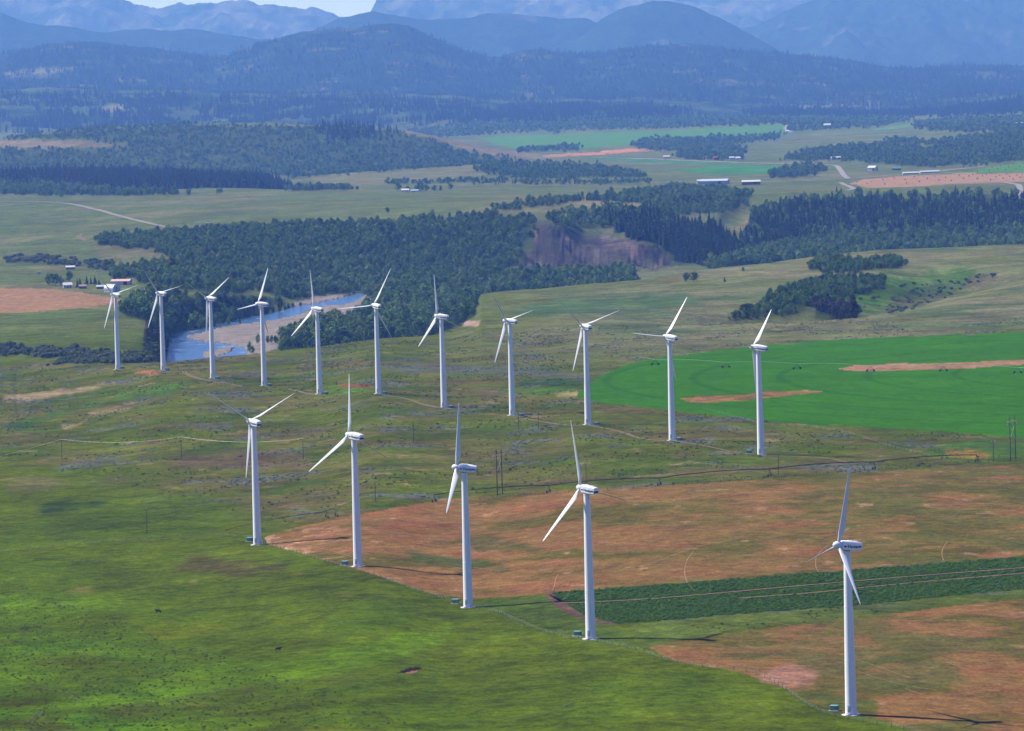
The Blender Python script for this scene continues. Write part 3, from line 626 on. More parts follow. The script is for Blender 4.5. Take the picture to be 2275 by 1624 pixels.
# smooth normals shared by all patches
dHx = np.gradient(H, axis=1) / (np.gradient(acol)[None, :] * Yrow[:, None])
dHy = np.gradient(H, axis=0) / np.gradient(Yrow)[:, None] - dHx * acol[None, :]
NRM = np.stack([-dHx, -dHy, np.ones_like(H)], -1); NRM /= np.linalg.norm(NRM, axis=-1, keepdims=True); NRM = NRM.reshape(-1, 3)
M_ground = mat_ground('grassland')
M_field = mat_ground('field_soil', ((0.8, 0.22), (0.2, 0.24), (0.05, 0.18)), 0.3, 0.2, (0.95, 1.08, 0.9))
M_green = mat_ground('green_crop', ((0.25, 0.16), (0.05, 0.10), (0.015, 0.08)), 0.0, 0.15)
taken = np.zeros(len(quads), bool)
def patch(name, fm, mat):
    global taken
    fm = fm & ~taken; taken = taken | fm
    q = quads[fm]; u, inv = np.unique(q, return_inverse=True)
    me = np_mesh(name, verts[u], inv.reshape(-1, 4), True, C.reshape(-1, 3)[u])
    me.normals_split_custom_set_from_vertices(NRM[u].tolist())
    tag(obj(name, me, None, mat), kind='structure')
patch('green_field', facemask(fgm & ~p1 & ~p2), M_green)
patch('crop_field', facemask(fcm), M_field)
patch('stubble_field', facemask(fbm_), M_field)
patch('stubble_field', facemask(flm), M_field)
patch('hay_field', facemask(m_hay), M_field)
patch('hay_field', facemask(m_left), M_field)
patch('meadow', facemask(m_mea), M_green)
patch('meadow', facemask(m_far), M_green)
patch('gravel_bar', facemask(bar & ~rv), M_field)
patch('hills', facemask(GY > 14500), mat_ground('hill_forest', ((0.09, 0.55), (0.03, 0.4), (0.006, 0.2)), 0.2, 1.0, bscale=0.07, bdist=9.0))
patch('ground', np.ones(len(quads), bool), M_ground)
# ground beyond the surveyed strip, so that the land goes on to every side
def skirt(sign):
    ys = np.concatenate([np.linspace(500, 4500, 60), np.linspace(4700, 24000, 120)])
    us = np.linspace(0, 1, 30) ** 1.5
    ae = sign * A_MAX * 0.9995
    V = []
    for y in ys:
        z0 = float(ground_z(ae * y, y))
        for u in us:
            x = ae * y + sign * u * (1500 + 0.25 * y)
            V.append((x, y, z0 * (1 - 0.3 * u) + (0.02 * y * 0.4 * u * fbm(np.array([x / 2500]), np.array([y / 2500]), 3)[0])))
    V = np.array(V); n = len(us); I = np.arange(len(V)).reshape(len(ys), n)
    q = np.stack([I[:-1, :-1], I[:-1, 1:], I[1:, 1:], I[1:, :-1]], -1).reshape(-1, 4)
    if sign < 0: q = q[:, ::-1]
    c = np.where((V[:, 1] > 14700)[:, None], S(40, 62, 38, 0.48), S(104, 114, 66, 0.48))
    tag(obj('ground', np_mesh('ground', V, q, True, c), None, M_ground), kind='structure')
skirt(-1); skirt(1)

# ------------------------------------------------------------------ mountains
def mountain(crest, Dc, front, back, foot, seed, rocky, rough):
    n, mrows = 520, 110
    a = np.linspace(-0.165, 0.165, n)
    aa = []; zz = []
    for x, y in crest:
        r = rays(x, y); aa.append(r[0] / r[1]); zz.append(ZC + r[2] / r[1] * Dc)
    cz = pchip(aa, zz, a)
    Ys = np.concatenate([np.linspace(Dc - front, Dc, 80), np.linspace(Dc, Dc + back, 31)[1:]])
    X = a[None, :] * Ys[:, None]; Y = np.broadcast_to(Ys[:, None], X.shape)
    u = np.where(Y < Dc, (Y - Dc + front) / front, 1 - (Y - Dc) / back)
    prof = u * (0.55 + 0.45 * u)
    h = np.maximum(cz[None, :] - foot, 5)
    spur = ridged(X / 620, Y / 1900, 5, seed=seed)
    z = foot + h * prof + (h * 0.30 * (spur - 0.55) * np.clip(4 * u * (1 - u), 0, 1)) + rough * fbm(X / 160, Y / 220, 4, seed=seed + 1) * (0.3 + u)
    V = np.stack([X, Y, z], -1).reshape(-1, 3)
    I = np.arange(len(V)).reshape(X.shape)
    q = np.stack([I[:-1, :-1], I[:-1, 1:], I[1:, 1:], I[1:, :-1]], -1).reshape(-1, 4)
    forest = S(40, 62, 40, 0.5); rock = S(146, 150, 156, 0.36)
    rk = np.clip(rocky + 1.1 * (spur - 0.6) + 0.9 * fbm(X / 300, Y / 500, 4, seed=seed + 3), 0, 1) * sstep(0.25, 0.7, u) * (1 if rocky > 0 else 0)
    rk = np.maximum(rk * 0.6, 0.3 * sstep(0.5, 0.75, fbm(X / 350, Y / 700, 4, seed=seed + 5)))
    c = forest * (1 - rk[..., None]) + rock * rk[..., None]
    tag(obj('mountains', np_mesh('mountains', V, q, True, c.reshape(-1, 3)), None, M_mount), kind='structure')
M_mount = mat_ground('mountain_side', ((0.05, 0.4), (0.015, 0.3), (0.004, 0.2)), 0.2, 0.6, bscale=0.04, bdist=12.0)
mountain([(-260, 0), (0, 28), (50, 47), (150, 62), (240, 73), (300, 65), (360, 68), (420, 67), (520, 80), (600, 88), (680, 72), (760, 40), (830, 26), (890, 38), (960, 43), (1040, 41), (1090, 30), (1200, 38), (1290, 41), (1350, 62), (1450, 95), (1700, 130), (2274, 160), (2600, 160)], 26000, 2600, 1500, 140, 3, 0.0, 8)
mountain([(-260, 190), (900, 185), (1100, 142), (1200, 109), (1290, 81), (1340, 42), (1400, 12), (1450, 3), (1500, 7), (1560, 22), (1620, 52), (1680, 84), (1740, 117), (1800, 150), (1900, 190), (2600, 190)], 24800, 2400, 1200, 120, 5, 0.0, 8)
mountain([(-260, 190), (1300, 180), (1450, 130), (1600, 75), (1680, 58), (1740, 26), (1790, 8), (1850, -18), (2000, -45), (2150, -38), (2274, -30), (2600, -10)], 29000, 4200, 1500, 140, 8, 0.0, 14)
mountain([(-260, -40), (0, -28), (180, -20), (250, -5), (280, 8), (310, 18), (350, 17), (380, 14), (450, 4), (470, 6), (520, 2), (560, 4), (600, 12), (640, 18), (680, 14), (720, 26), (760, 36), (800, 40), (826, 22), (838, 4), (870, -22), (1000, -40), (1500, -45), (1600, -20), (1700, -30), (1900, -60), (2274, -60), (2600, -60)], 34000, 5000, 1200, 160, 12, 0.42, 26)

# ------------------------------------------------------------------ water
rvd = blur(rv, 2) > 0.08
fm = (rvd[:-1, :-1] | rvd[1:, 1:] | rvd[:-1, 1:] | rvd[1:, :-1]).ravel()
q = quads[fm]; u, inv = np.unique(q, return_inverse=True)
wv = verts[u].copy(); wv[:, 2] = -33.75
M_water = bpy.data.materials.new('river_water'); M_water.use_nodes = True
n = M_water.node_tree.nodes; l = M_water.node_tree.links; b = n['Principled BSDF']
b.inputs['Base Color'].default_value = (*S(62, 92, 126), 1); b.inputs['Roughness'].default_value = 0.12; b.inputs['IOR'].default_value = 1.33
tc = n.new('ShaderNodeTexCoord'); nz = n.new('ShaderNodeTexNoise'); nz.inputs['Scale'].default_value = 0.45; nz.inputs['Detail'].default_value = 5
l.new(tc.outputs['Object'], nz.inputs['Vector'])
bp = n.new('ShaderNodeBump'); bp.inputs['Strength'].default_value = 0.9; bp.inputs['Distance'].default_value = 0.6
l.new(nz.outputs['Fac'], bp.inputs['Height']); l.new(bp.outputs[0], b.inputs['Normal'])
# white riffles where the current runs shallow
nz2 = n.new('ShaderNodeTexNoise'); nz2.inputs['Scale'].default_value = 0.05; nz2.inputs['Detail'].default_value = 8; nz2.inputs['Roughness'].default_value = 0.7
l.new(tc.outputs['Object'], nz2.inputs['Vector'])
rp = n.new('ShaderNodeValToRGB'); rp.color_ramp.elements[0].position = 0.60; rp.color_ramp.elements[1].position = 0.68
rp.color_ramp.elements[0].color = (*S(62, 92, 126), 1); rp.color_ramp.elements[1].color = (*S(205, 215, 225), 1)
l.new(nz2.outputs['Fac'], rp.inputs[0]); l.new(rp.outputs[0], b.inputs['Base Color'])
tag(obj('river', np_mesh('river', wv, inv.reshape(-1, 4), True), None, M_water), kind='structure')

# ------------------------------------------------------------------ roads and tracks
def px_line(pts, step=6.0, dz=0.12):
    """survey pixels -> densely sampled points on the ground"""
    out = []
    pts = np.array(pts, float)
    t = np.concatenate([[0], np.cumsum(np.hypot(*np.diff(pts, axis=0).T))])
    n = max(int(t[-1] / step), 2); s = np.linspace(0, t[-1], n)
    xs = pchip(t, pts[:, 0], s); ys = pchip(t, pts[:, 1], s)
    P = np.array([hit(x, y) for x, y in zip(xs, ys)])
    for _ in range(2): P[1:-1, :2] = (P[:-2, :2] + 2 * P[1:-1, :2] + P[2:, :2]) / 4
    P[:, 2] = ground_z(P[:, 0], P[:, 1]) + dz
    return P
def ribbon_geo(P, width, dz=0.12, cross=3):
    d = np.gradient(P[:, :2], axis=0); d /= np.linalg.norm(d, axis=1, keepdims=True) + 1e-9
    nrm = np.stack([-d[:, 1], d[:, 0]], 1); V = []
    for u in np.linspace(-0.5, 0.5, cross):
        q = P[:, :2] + nrm * width * u
        V.append(np.stack([q[:, 0], q[:, 1], ground_z(q[:, 0], q[:, 1]) + dz], 1))
    V = np.stack(V, 1); I = np.arange(V.shape[0] * cross).reshape(-1, cross)
    q = np.stack([I[:-1, :-1], I[1:, :-1], I[1:, 1:], I[:-1, 1:]], -1).reshape(-1, 4)
    return V.reshape(-1, 3), q
def road(name, lines, mat, step=6.0, dz=0.12):
    VV = []; QQ = []; k = 0
    for pts, w in lines:
        v, q = ribbon_geo(px_line(pts, step, dz), w, dz); VV.append(v); QQ.append(q + k); k += len(v)
    tag(obj(name, np_mesh(name, np.concatenate(VV), np.concatenate(QQ), True), None, mat), kind='structure')
M_road = mat_plain('gravel_road', S(172, 168, 162, 0.44), 0.9, 0, 0.15, 0.2, 0.1)
M_trkp = mat_plain('pale_track', S(164, 156, 136, 0.48), 0.95, 0, 0.2, 0.3, 0.05)
M_trk = mat_plain('dirt_track', S(144, 126, 94, 0.44), 0.95, 0, 0.25, 0.3, 0.05)
M_tram = mat_plain('straw_wheel_track', S(186, 152, 112, 0.46), 0.95, 0, 0.35, 0.4, 0.05)
M_trkg = mat_plain('trodden_grass', S(96, 104, 52, 0.48), 0.95, 0, 0.3, 0.3, 0.05)
road('road', [([(950, 411), (1200, 407), (1400, 406), (1560, 404), (1720, 404), (1880, 397.5), (1932, 394)], 12)], M_road, 6, 0.5)
road('road', [([(1846, 367), (1858, 369), (1866, 378), (1874, 390), (1883, 397)], 10)], M_road, 3, 0.6)
road('road', [([(1930, 394), (2010, 388), (2060, 384), (2120, 377), (2190, 369)], 12)], M_road, 6, 0.5)
road('road', [([(1315, 350), (1450, 354), (1600, 360), (1690, 363), (1790, 365), (1846, 367)], 14)], M_road, 6, 0.6)
road('road', [([(1866, 406), (1878, 412), (1896, 420), (1880, 424)], 8)], M_road, 3, 0.6)
road('road', [([(2160, 406), (2220, 406), (2262, 412), (2270, 440), (2282, 470)], 9)], M_road, 3, 0.6)
road('road', [([(1742, 276), (1750, 281), (1741, 285), (1752, 291), (1758, 295)], 9)], M_road, 3, 1.0)
road('track', [([(-30, 448), (60, 449), (140, 452), (200, 463), (270, 482), (330, 497), (378, 507)], 9)], M_trkp, 5, 0.8)
road('track', [([(262, 513), (220, 516), (185, 520), (174, 525), (182, 531), (192, 535)], 7)], M_trk, 3, 0.4)
road('track', [([(405, 826), (430, 838), (470, 847), (505, 852), (538, 859)], 3.2), ([(640, 864), (665, 870), (690, 876), (712, 878)], 2.6), ([(850, 878), (900, 885), (950, 902), (985, 907)], 2.8), ([(930, 896), (960, 902), (1000, 909)], 2.6), ([(1305, 945), (1345, 952), (1380, 960), (1415, 972), (1460, 979), (1500, 981)], 2.8), ([(1160, 930), (1210, 938), (1262, 945), (1300, 946)], 2.2), ([(1690, 1012), (1760, 1014), (1830, 1018), (1890, 1028)], 2.6), ([(1500, 981), (1560, 990), (1640, 1006), (1690, 1012)], 1.8)], M_trk, 5, 0.12)
tr = []
for pts in ([(1232, 1342), (1400, 1334), (1580, 1320), (1700, 1309), (1850, 1296), (1990, 1284), (2274, 1262), (2400, 1252)], [(1640, 1330), (1800, 1318), (2000, 1298), (2274, 1274), (2400, 1262)]): tr.append((pts, 1.5))
road('wheel_track', tr, mat_plain('field_lane', S(150, 122, 100, 0.48), 0.95, 0, 0.2, 0.5, 0.05), 6, 0.25)
tl = []
for pts in ([(640, 1182), (690, 1176), (740, 1176)], [(604, 1200), (640, 1213), (700, 1228)], [(596, 1195), (640, 1205), (720, 1220), (800, 1243)], [(690, 1186), (740, 1196), (800, 1206)], [(930, 1244), (1000, 1252), (1060, 1262), (1110, 1268)], [(880, 1190), (930, 1194), (990, 1200)],
            [(2010, 1530), (2060, 1546), (2140, 1556), (2210, 1562), (2290, 1560)], [(1900, 1490), (1960, 1510), (2020, 1524), (2080, 1534)], [(1880, 1458), (1940, 1478), (2020, 1506)], [(1790, 1440), (1840, 1448), (1900, 1458)], [(2100, 1470), (2180, 1500), (2274, 1526)],
            [(2000, 1388), (2080, 1398), (2180, 1412), (2290, 1420)], [(1790, 1262), (1850, 1270), (1920, 1276)], [(1540, 1225), (1526, 1245), (1520, 1268), (1524, 1290), (1546, 1316)], [(1842, 1208), (1820, 1228), (1811, 1245), (1812, 1262), (1822, 1275)], [(1478, 1300), (1560, 1290), (1640, 1282)], [(1440, 1254), (1560, 1212), (1640, 1196)], [(1226, 1312), (1232, 1300), (1234, 1284), (1240, 1276)], [(2095, 1245), (2091, 1230), (2094, 1218), (2104, 1203)],
            [(1700, 1380), (1800, 1395), (1900, 1400)], [(1500, 1436), (1560, 1432), (1640, 1440)]): tl.append((pts, 0.26))
for a0 in range(8):
    yb = 642 + a0 * 2.6
    tl.append(([(34 + a0 * 9, yb + 4), (70 + a0 * 13, yb), (110 + a0 * 16, yb + 4), (160 + a0 * 15, yb + 9)], 1.6))
road('wheel_track', tl, M_tram, 4, 0.12)
road('path', [([(70, 1526), (120, 1533), (150, 1540), (168, 1550), (178, 1561)], 0.9), ([(60, 1606), (76, 1590), (84, 1578)], 0.7), ([(70, 1606), (88, 1590), (95, 1578)], 0.7), ([(300, 1570), (420, 1545), (560, 1527), (700, 1510), (860, 1508)], 1.2), ([(40, 1450), (200, 1438), (360, 1440), (480, 1446)], 0.8), ([(1130, 1600), (1200, 1588), (1270, 1560)], 0.9)], M_trkg, 5, 0.10)

# ------------------------------------------------------------------ tree prototypes
M_leaf = mat_leaf('aspen_leaves', S(28, 58, 20), S(92, 126, 50))
M_leaf2 = mat_leaf('pale_aspen_leaves', S(58, 84, 30), S(116, 138, 66))
M_leaf3 = mat_leaf('deep_green_leaves', S(22, 42, 20), S(58, 84, 40))
M_leafd = mat_leaf('dark_leaves', S(32, 34, 32), S(66, 60, 54))
M_conf = mat_leaf('conifer_needles', S(14, 32, 22), S(34, 56, 36))
M_shrub = mat_leaf('shrub_leaves', S(40, 58, 34), S(84, 94, 66))
M_bark = mat_plain('bark', S(96, 86, 74), 0.9, 0, 0.3, 6)
def tri_cloud(cen, nrm, size, rs):
    n = len(cen)
    t = np.cross(nrm, rs.normal(size=(n, 3))); t /= np.linalg.norm(t, axis=1, keepdims=True); b_ = np.cross(nrm, t)
    ang = rs.uniform(0, 2 * np.pi, n); V = []
    for k in range(3):
        q = ang + k * 2.094 + rs.uniform(-0.4, 0.4, n)
        V.append(cen + (t * np.cos(q)[:, None] + b_ * np.sin(q)[:, None]) * size[:, None])
    return np.stack(V, 1).reshape(-1, 3)
def crown_broad(seed, lobes=7, per=46, wide=0.36, base=0.2):
    """crown of a tree 1 m tall"""
    rs = np.random.default_rng(seed); V = []
    for k in range(lobes):
        f = k / (lobes - 1)
        a = rs.uniform(0, 6.28); rad = wide * 0.66 * math.sin(math.pi * (0.28 + 0.62 * f)) * rs.uniform(0.7, 1.1) * (0 if k == lobes - 1 else 1)
        c = np.array([rad * math.cos(a), rad * math.sin(a), base + 0.12 + (0.76 - base) * f])
        rr = np.array([1, 1, 1.05]) * (0.215 - 0.05 * f) * rs.uniform(0.85, 1.15) * (wide / 0.36)
        d = rs.normal(size=(per, 3)); d /= np.linalg.norm(d, axis=1, keepdims=True)
        r = rs.uniform(0.72, 1.06, per)[:, None]
        nn = d + rs.normal(size=(per, 3)) * 0.35; nn /= np.linalg.norm(nn, axis=1, keepdims=True)
        V.append(tri_cloud(c + d * rr * r, nn, rs.uniform(0.045, 0.085, per), rs))
    return np.concatenate(V)
def crown_conifer(seed, n=230):
    rs = np.random.default_rng(seed)
    f = rs.uniform(0, 1, n) ** 0.75
    tier = np.round(f * 11) / 11
    h = 0.06 + 0.94 * (1 - f) ; h = 0.06 + 0.9 * (1 - tier) + rs.uniform(-0.03, 0.03, n)
    a = rs.uniform(0, 6.28, n); rad = (0.015 + 0.155 * tier) * rs.uniform(0.35, 1.15, n)
    cen = np.stack([rad * np.cos(a), rad * np.sin(a), h], 1)
    nn = np.stack([np.cos(a) * 0.8, np.sin(a) * 0.8, np.full(n, 0.55)], 1) + rs.normal(size=(n, 3)) * 0.25
    nn /= np.linalg.norm(nn, axis=1, keepdims=True)
    v = tri_cloud(cen, nn, rs.uniform(0.025, 0.05, n) + 0.03 * tier, rs)
    tip = np.array([[0.014, 0, 0.92], [-0.007, 0.012, 0.92], [0, 0, 1.02]])
    return np.concatenate([v, tip])
def crown_shrub(seed): 
    rs = np.random.default_rng(seed); V = []
    for k in range(4):
        c = np.array([rs.uniform(-0.45, 0.45), rs.uniform(-0.45, 0.45), 0.4 + rs.uniform(-0.1, 0.15)])
        d = rs.normal(size=(26, 3)); d[:, 2] = np.abs(d[:, 2]) * 1.1 - 0.25; d /= np.linalg.norm(d, axis=1, keepdims=True)
        V.append(tri_cloud(c + d * 0.42, d + rs.normal(size=d.shape) * 0.2, rs.uniform(0.12, 0.22, 26), rs))
    return np.concatenate(V)
def soup(name, V, mat):
    me = np_mesh(name, V, np.arange(len(V)).reshape(-1, 3)); me.materials.append(mat); return me
def trunk_mesh(r, top, limbs, seed):
    rs = random.Random(seed); m = MB()
    m.tube((0, 0, -0.02), (0, 0, top * 0.5), r, r * 0.75, 6); m.tube((0, 0, top * 0.5), (0.01, 0, top), r * 0.75, r * 0.3, 6)
    for k in range(limbs):
        z = top * (0.35 + 0.5 * k / max(limbs, 1)); a = rs.uniform(0, 6.28)
        m.tube((0, 0, z), (0.2 * math.cos(a), 0.2 * math.sin(a), z + 0.16), r * 0.45, r * 0.15, 5)
    return m.mesh('trunk', 40)
BROAD = [soup('crown', crown_broad(s, 7, 46, w_), M_leaf) for s, w_ in ((1, 0.36), (2, 0.42), (3, 0.33), (4, 0.38))] + [soup('crown', crown_broad(s, 7, 46, w_), m_) for s, w_, m_ in ((7, 0.40, M_leaf2), (8, 0.35, M_leaf2), (9, 0.42, M_leaf3))]
BROADD = [soup('crown', crown_broad(s, 8, 50, w_, 0.1), M_leafd) for s, w_ in ((5, 0.44), (6, 0.48))]
CONIF = [soup('crown', crown_conifer(s), M_conf) for s in (1, 2, 3)]
SHRUB = [soup('crown', crown_shrub(s), M_shrub) for s in (1, 2, 3)]
TR_B = [trunk_mesh(0.022, 0.8, 4, s) for s in (1, 2, 3, 4)]
TR_C = trunk_mesh(0.014, 0.9, 0, 9)
for m_ in TR_B + [TR_C]: m_.materials.append(M_bark)

def whole_tree(crown, trunk):
    """one mesh for the mass plantings: crown and trunk with their two materials"""
    bm = bmesh.new(); bm.from_mesh(crown); n0 = len(bm.faces); bm.from_mesh(trunk)
    bm.faces.ensure_lookup_table()
    for f in bm.faces[n0:]: f.material_index = 1
    me = bpy.data.meshes.new('tree'); bm.to_mesh(me); bm.free()
    me.materials.append(crown.materials[0]); me.materials.append(M_bark)
    return me
def proto_collection(name, meshes):
    c = bpy.data.collections.new(name)
    for k, me in enumerate(meshes):
        o = bpy.data.objects.new('%s_%02d' % (name, k), me); c.objects.link(o)
    return c
PC = {'b': proto_collection('broadleaf', [whole_tree(c, t) for c, t in zip(BROAD, TR_B * 2)]),
      'd': proto_collection('darkleaf', [whole_tree(c, TR_B[0]) for c in BROADD]),
      'c': proto_collection('conifer', [whole_tree(c, TR_C) for c in CONIF]),
      's': proto_collection('shrub', SHRUB)}
def scatter_group(coll):
    g = bpy.data.node_groups.new('scatter_' + coll.name, 'GeometryNodeTree')
    g.interface.new_socket('Geometry', in_out='INPUT', socket_type='NodeSocketGeometry')
    g.interface.new_socket('Geometry', in_out='OUTPUT', socket_type='NodeSocketGeometry')
    n = g.nodes; l = g.links
    gi = n.new('NodeGroupInput'); go = n.new('NodeGroupOutput')
    ip = n.new('GeometryNodeInstanceOnPoints'); ci = n.new('GeometryNodeCollectionInfo')
    ci.inputs['Collection'].default_value = coll; ci.inputs['Separate Children'].default_value = True; ci.inputs['Reset Children'].default_value = True
    def na(nm, ty):
        a = n.new('GeometryNodeInputNamedAttribute'); a.data_type = ty; a.inputs['Name'].default_value = nm; return a.outputs[0]
    l.new(gi.outputs[0], ip.inputs['Points']); l.new(ci.outputs[0], ip.inputs['Instance'])
    ip.inputs['Pick Instance'].default_value = True
    l.new(na('idx', 'INT'), ip.inputs['Instance Index'])
    er = n.new('FunctionNodeEulerToRotation'); l.new(na('rot', 'FLOAT_VECTOR'), er.inputs[0]); l.new(er.outputs[0], ip.inputs['Rotation'])
    l.new(na('scl', 'FLOAT_VECTOR'), ip.inputs['Scale'])
    l.new(ip.outputs[0], go.inputs[0])
    return g
SG = {k: scatter_group(c) for k, c in PC.items()}
def scatter(name, pts, kind, width=1.0):
    me = bpy.data.meshes.new(name); n = len(pts)
    me.vertices.add(n); me.vertices.foreach_set('co', np.ascontiguousarray(pts[:, :3], np.float32).ravel())
    a = me.attributes.new('idx', 'INT', 'POINT'); a.data.foreach_set('value', rng.integers(0, len(PC[kind].objects), n).astype(np.int32))
    a = me.attributes.new('rot', 'FLOAT_VECTOR', 'POINT'); rt = np.zeros((n, 3), np.float32); rt[:, 2] = rng.uniform(0, 6.28, n); rt[:, :2] = rng.normal(0, 0.04, (n, 2)); a.data.foreach_set('vector', rt.ravel())
    a = me.attributes.new('scl', 'FLOAT_VECTOR', 'POINT'); sc = np.repeat(pts[:, 3:4], 3, 1).astype(np.float32); sc[:, :2] *= (width * rng.uniform(0.85, 1.2, n))[:, None]; a.data.foreach_set('vector', np.ascontiguousarray(sc).ravel())
    o = obj(name, me); md = o.modifiers.new('scatter', 'NODES'); md.node_group = SG[kind]
    tag(o, kind='stuff')
    return o

# individual trees: the nearest ones of each kind
def make_tree(name, kind, P, h, label, group=None, k=None, width=1.0):
    o = empty(name, (float(P[0]), float(P[1]), float(P[2])), random.uniform(0, 6.28))
    k = random.randrange(12) if k is None else k
    crown = {'b': BROAD, 'd': BROADD, 'c': CONIF, 's': SHRUB}[kind]; crown = crown[k % len(crown)]
    w = width * random.uniform(0.88, 1.15)
    c = obj('crown', crown, o); c.scale = (h * w, h * w, h)
    if kind != 's':
        t = obj('trunk', TR_C if kind == 'c' else TR_B[k % 4], o); t.scale = (h * w, h * w, h)
    tag(o, label, 'conifer' if kind == 'c' else ('shrub' if kind == 's' else 'tree'), group)
    return o
WD = {w[0]: w for w in WOODS}
GROUPS = {'grove': 'trees in the grove by the gravel bar', 'bank': 'trees on the bank above the river', 'coulee': 'trees filling the grassy ravine', 'clump': 'dark trees at the mouth of the ravine', 'copse': 'trees in the copse on the bench', 'cliffconifer': 'conifers beside the cliff', 'slopeconifer': 'conifers on the slope across the valley'}
cand = {'b': [], 'c': []}
for nm in ('grove', 'bank', 'coulee', 'clump', 'copse', 'cliffconifer', 'slopeconifer'):
    kd = WD[nm][4]
    for i, p in enumerate(wood_pts[nm]): cand['c' if kd == 'c' else 'b'].append((p[3] / p[1], nm, i))
chosen = {}
for kd, lst in cand.items():
    lst.sort(reverse=True)
    for _, nm, i in lst[:270]: chosen.setdefault(nm, set()).add(i)
SCNAME = {'b': 'aspen_wood', 'd': 'dark_wood', 'c': 'conifer_forest', 's': 'brush'}
for w in WOODS:
    nm, kd, lab = w[0], w[4], w[7]; pts = wood_pts[nm]; ch = chosen.get(nm, set())
    for i in sorted(ch):
        p = pts[i]; make_tree('pine_tree' if kd == 'c' else 'leafy_tree', kd, p[:3], p[3], lab, GROUPS[nm])
    rest = np.array([p for i, p in enumerate(pts) if i not in ch])
    if len(rest): scatter(SCNAME[kd], rest, kd, 1.1 if w[2] > 8000 and kd == 'b' else 1.0)
# lone trees
def tree_at(x, y, h, kind, label, group=None, width=1.0, name='leafy_tree'):
    return make_tree(name, kind, hit(x, y), h, label, group, None, width)
tree_at(1524, 627, 8.5, 'b', 'round leafy tree, left one of the pair alone on the pale bench', 'pair of trees on the bench', 1.2)
tree_at(1541, 626, 8.5, 'b', 'round leafy tree, right one of the pair alone on the pale bench', 'pair of trees on the bench', 1.2)
tree_at(1651, 604, 4.5, 'b', 'small round tree alone on the pale bench near a scatter of shrubs', None, 1.2)
tree_at(860, 474, 8, 'b', 'small bushy tree alone on the open plain above the bluff', None, 1.2)
tree_at(1609, 627, 5, 'c', 'little dark conifer standing alone right of the valley floor trees', None, 1.3, 'pine_tree')
tree_at(556, 785, 10, 'b', 'slender leafy tree at the water edge beside the gravel bar', None, 0.7)
tree_at(562, 786, 6, 'b', 'short leafy tree under the slender one by the water edge', None, 0.9)
tree_at(574, 765, 9, 'b', 'narrow leafy tree on the gravel bar left of the small row', None, 0.7)
for i, (x, y) in enumerate(((595, 764), (604, 763), (612, 764))): tree_at(x, y, 7, 'b', 'small tree in the short row on the gravel bar', 'short row of trees on the gravel bar', 0.9)
for x, y, h in ((108, 634, 12), (116, 635, 13), (125, 636, 13), (135, 636, 11)): tree_at(x, y, h, 'b', 'poplar in the windbreak left of the farmhouse', 'farm windbreak trees', 0.9)
tree_at(155, 628, 12, 'b', 'tall tree rising directly behind the farmhouse', None, 1.0)
for x, y, h in ((172, 639, 9), (178, 639, 10)): tree_at(x, y, h, 'c', 'dark spruce close to the right wall of the farmhouse', 'spruces beside the farmhouse', 1.5, 'pine_tree')
for x, y, h in ((193, 632, 9), (202, 631, 7), (211, 632, 9), (220, 633, 6)): tree_at(x, y, h, 'c', 'dark spruce in the row behind the farm sheds', 'spruces behind the farm sheds', 1.4, 'pine_tree')
for x, y, h in ((884, 424, 13), (905, 426, 9), (930, 426, 15), (938, 426, 14), (946, 426, 12), (965, 425, 10), (978, 425, 9), (1000, 423, 12)): tree_at(x, y, h, 'b', 'tree sheltering the lone farmstead on the plain', 'trees round the lone farmstead', 1.2)
for x, y, h in ((2216, 436, 12), (2208, 438, 10)): tree_at(x, y, h, 'b', 'tree beside the gravel road above the forest', 'roadside trees above the forest', 1.3)
for x, y, h in ((1858, 427, 9), (1868, 428, 8)): tree_at(x, y, h, 'c', 'conifer standing on the rim of the forest slope below the hay field', 'conifers on the forest rim', 1.2, 'pine_tree')
tree_at(1236, 301, 24, 'b', 'single spreading tree in the far green field', None, 1.3)
for x, y, h in ((1942, 667, 4.5), (1915, 640, 4), (2000, 640, 3.5), (2010, 636, 3), (2030, 633, 3), (1960, 645, 4), (2085, 643, 2.5), (2098, 641, 2.5), (1910, 668, 3), (1982, 664, 2.8), (1885, 655, 4), (2140, 634, 2)): tree_at(x, y, h, 's', 'grey green bush scattered along the open end of the ravine', 'bushes in the open ravine', 1.0, 'bush')

# ------------------------------------------------------------------ ground cover near the camera
def cover(name, mask, m2, size, kind='s', width=1.0):
    idx = np.nonzero((mask & (slope >= prev - 1e-4)).ravel())[0]; w = cellA.ravel()[idx]; n = int(w.sum() / m2)
    if n < 1: return
    cum = np.cumsum(w); pick = idx[np.minimum(np.searchsorted(cum, rng.uniform(0, cum[-1], n)), len(idx) - 1)]
    iy, ix = np.divmod(pick, NA)
    Yv = Yrow[iy] + rng.uniform(-0.5, 0.5, n) * np.gradient(Yrow)[iy]; Xv = (acol[ix] + rng.uniform(-0.5, 0.5, n) * (acol[1] - acol[0])) * Yv
    scatter(name, np.stack([Xv, Yv, ground_z(Xv, Yv) - 0.05, size * np.clip(rng.lognormal(0, 0.35, n), 0.4, 2.2)], 1), kind, width)
inframe = (PX > -120) & (PX < 2394) & (PY < 1720)
M_scrub = mat_leaf('low_scrub_leaves', S(46, 64, 10), S(84, 98, 30))
M_sage = mat_leaf('sagebrush_leaves', S(78, 86, 66), S(124, 130, 112))
M_cropleaf = mat_leaf('potato_leaves', S(46, 82, 10), S(92, 124, 34))
PC['g'] = proto_collection('scrub', [soup('crown', crown_shrub(s), M_scrub) for s in (11, 12)]); SG['g'] = scatter_group(PC['g'])
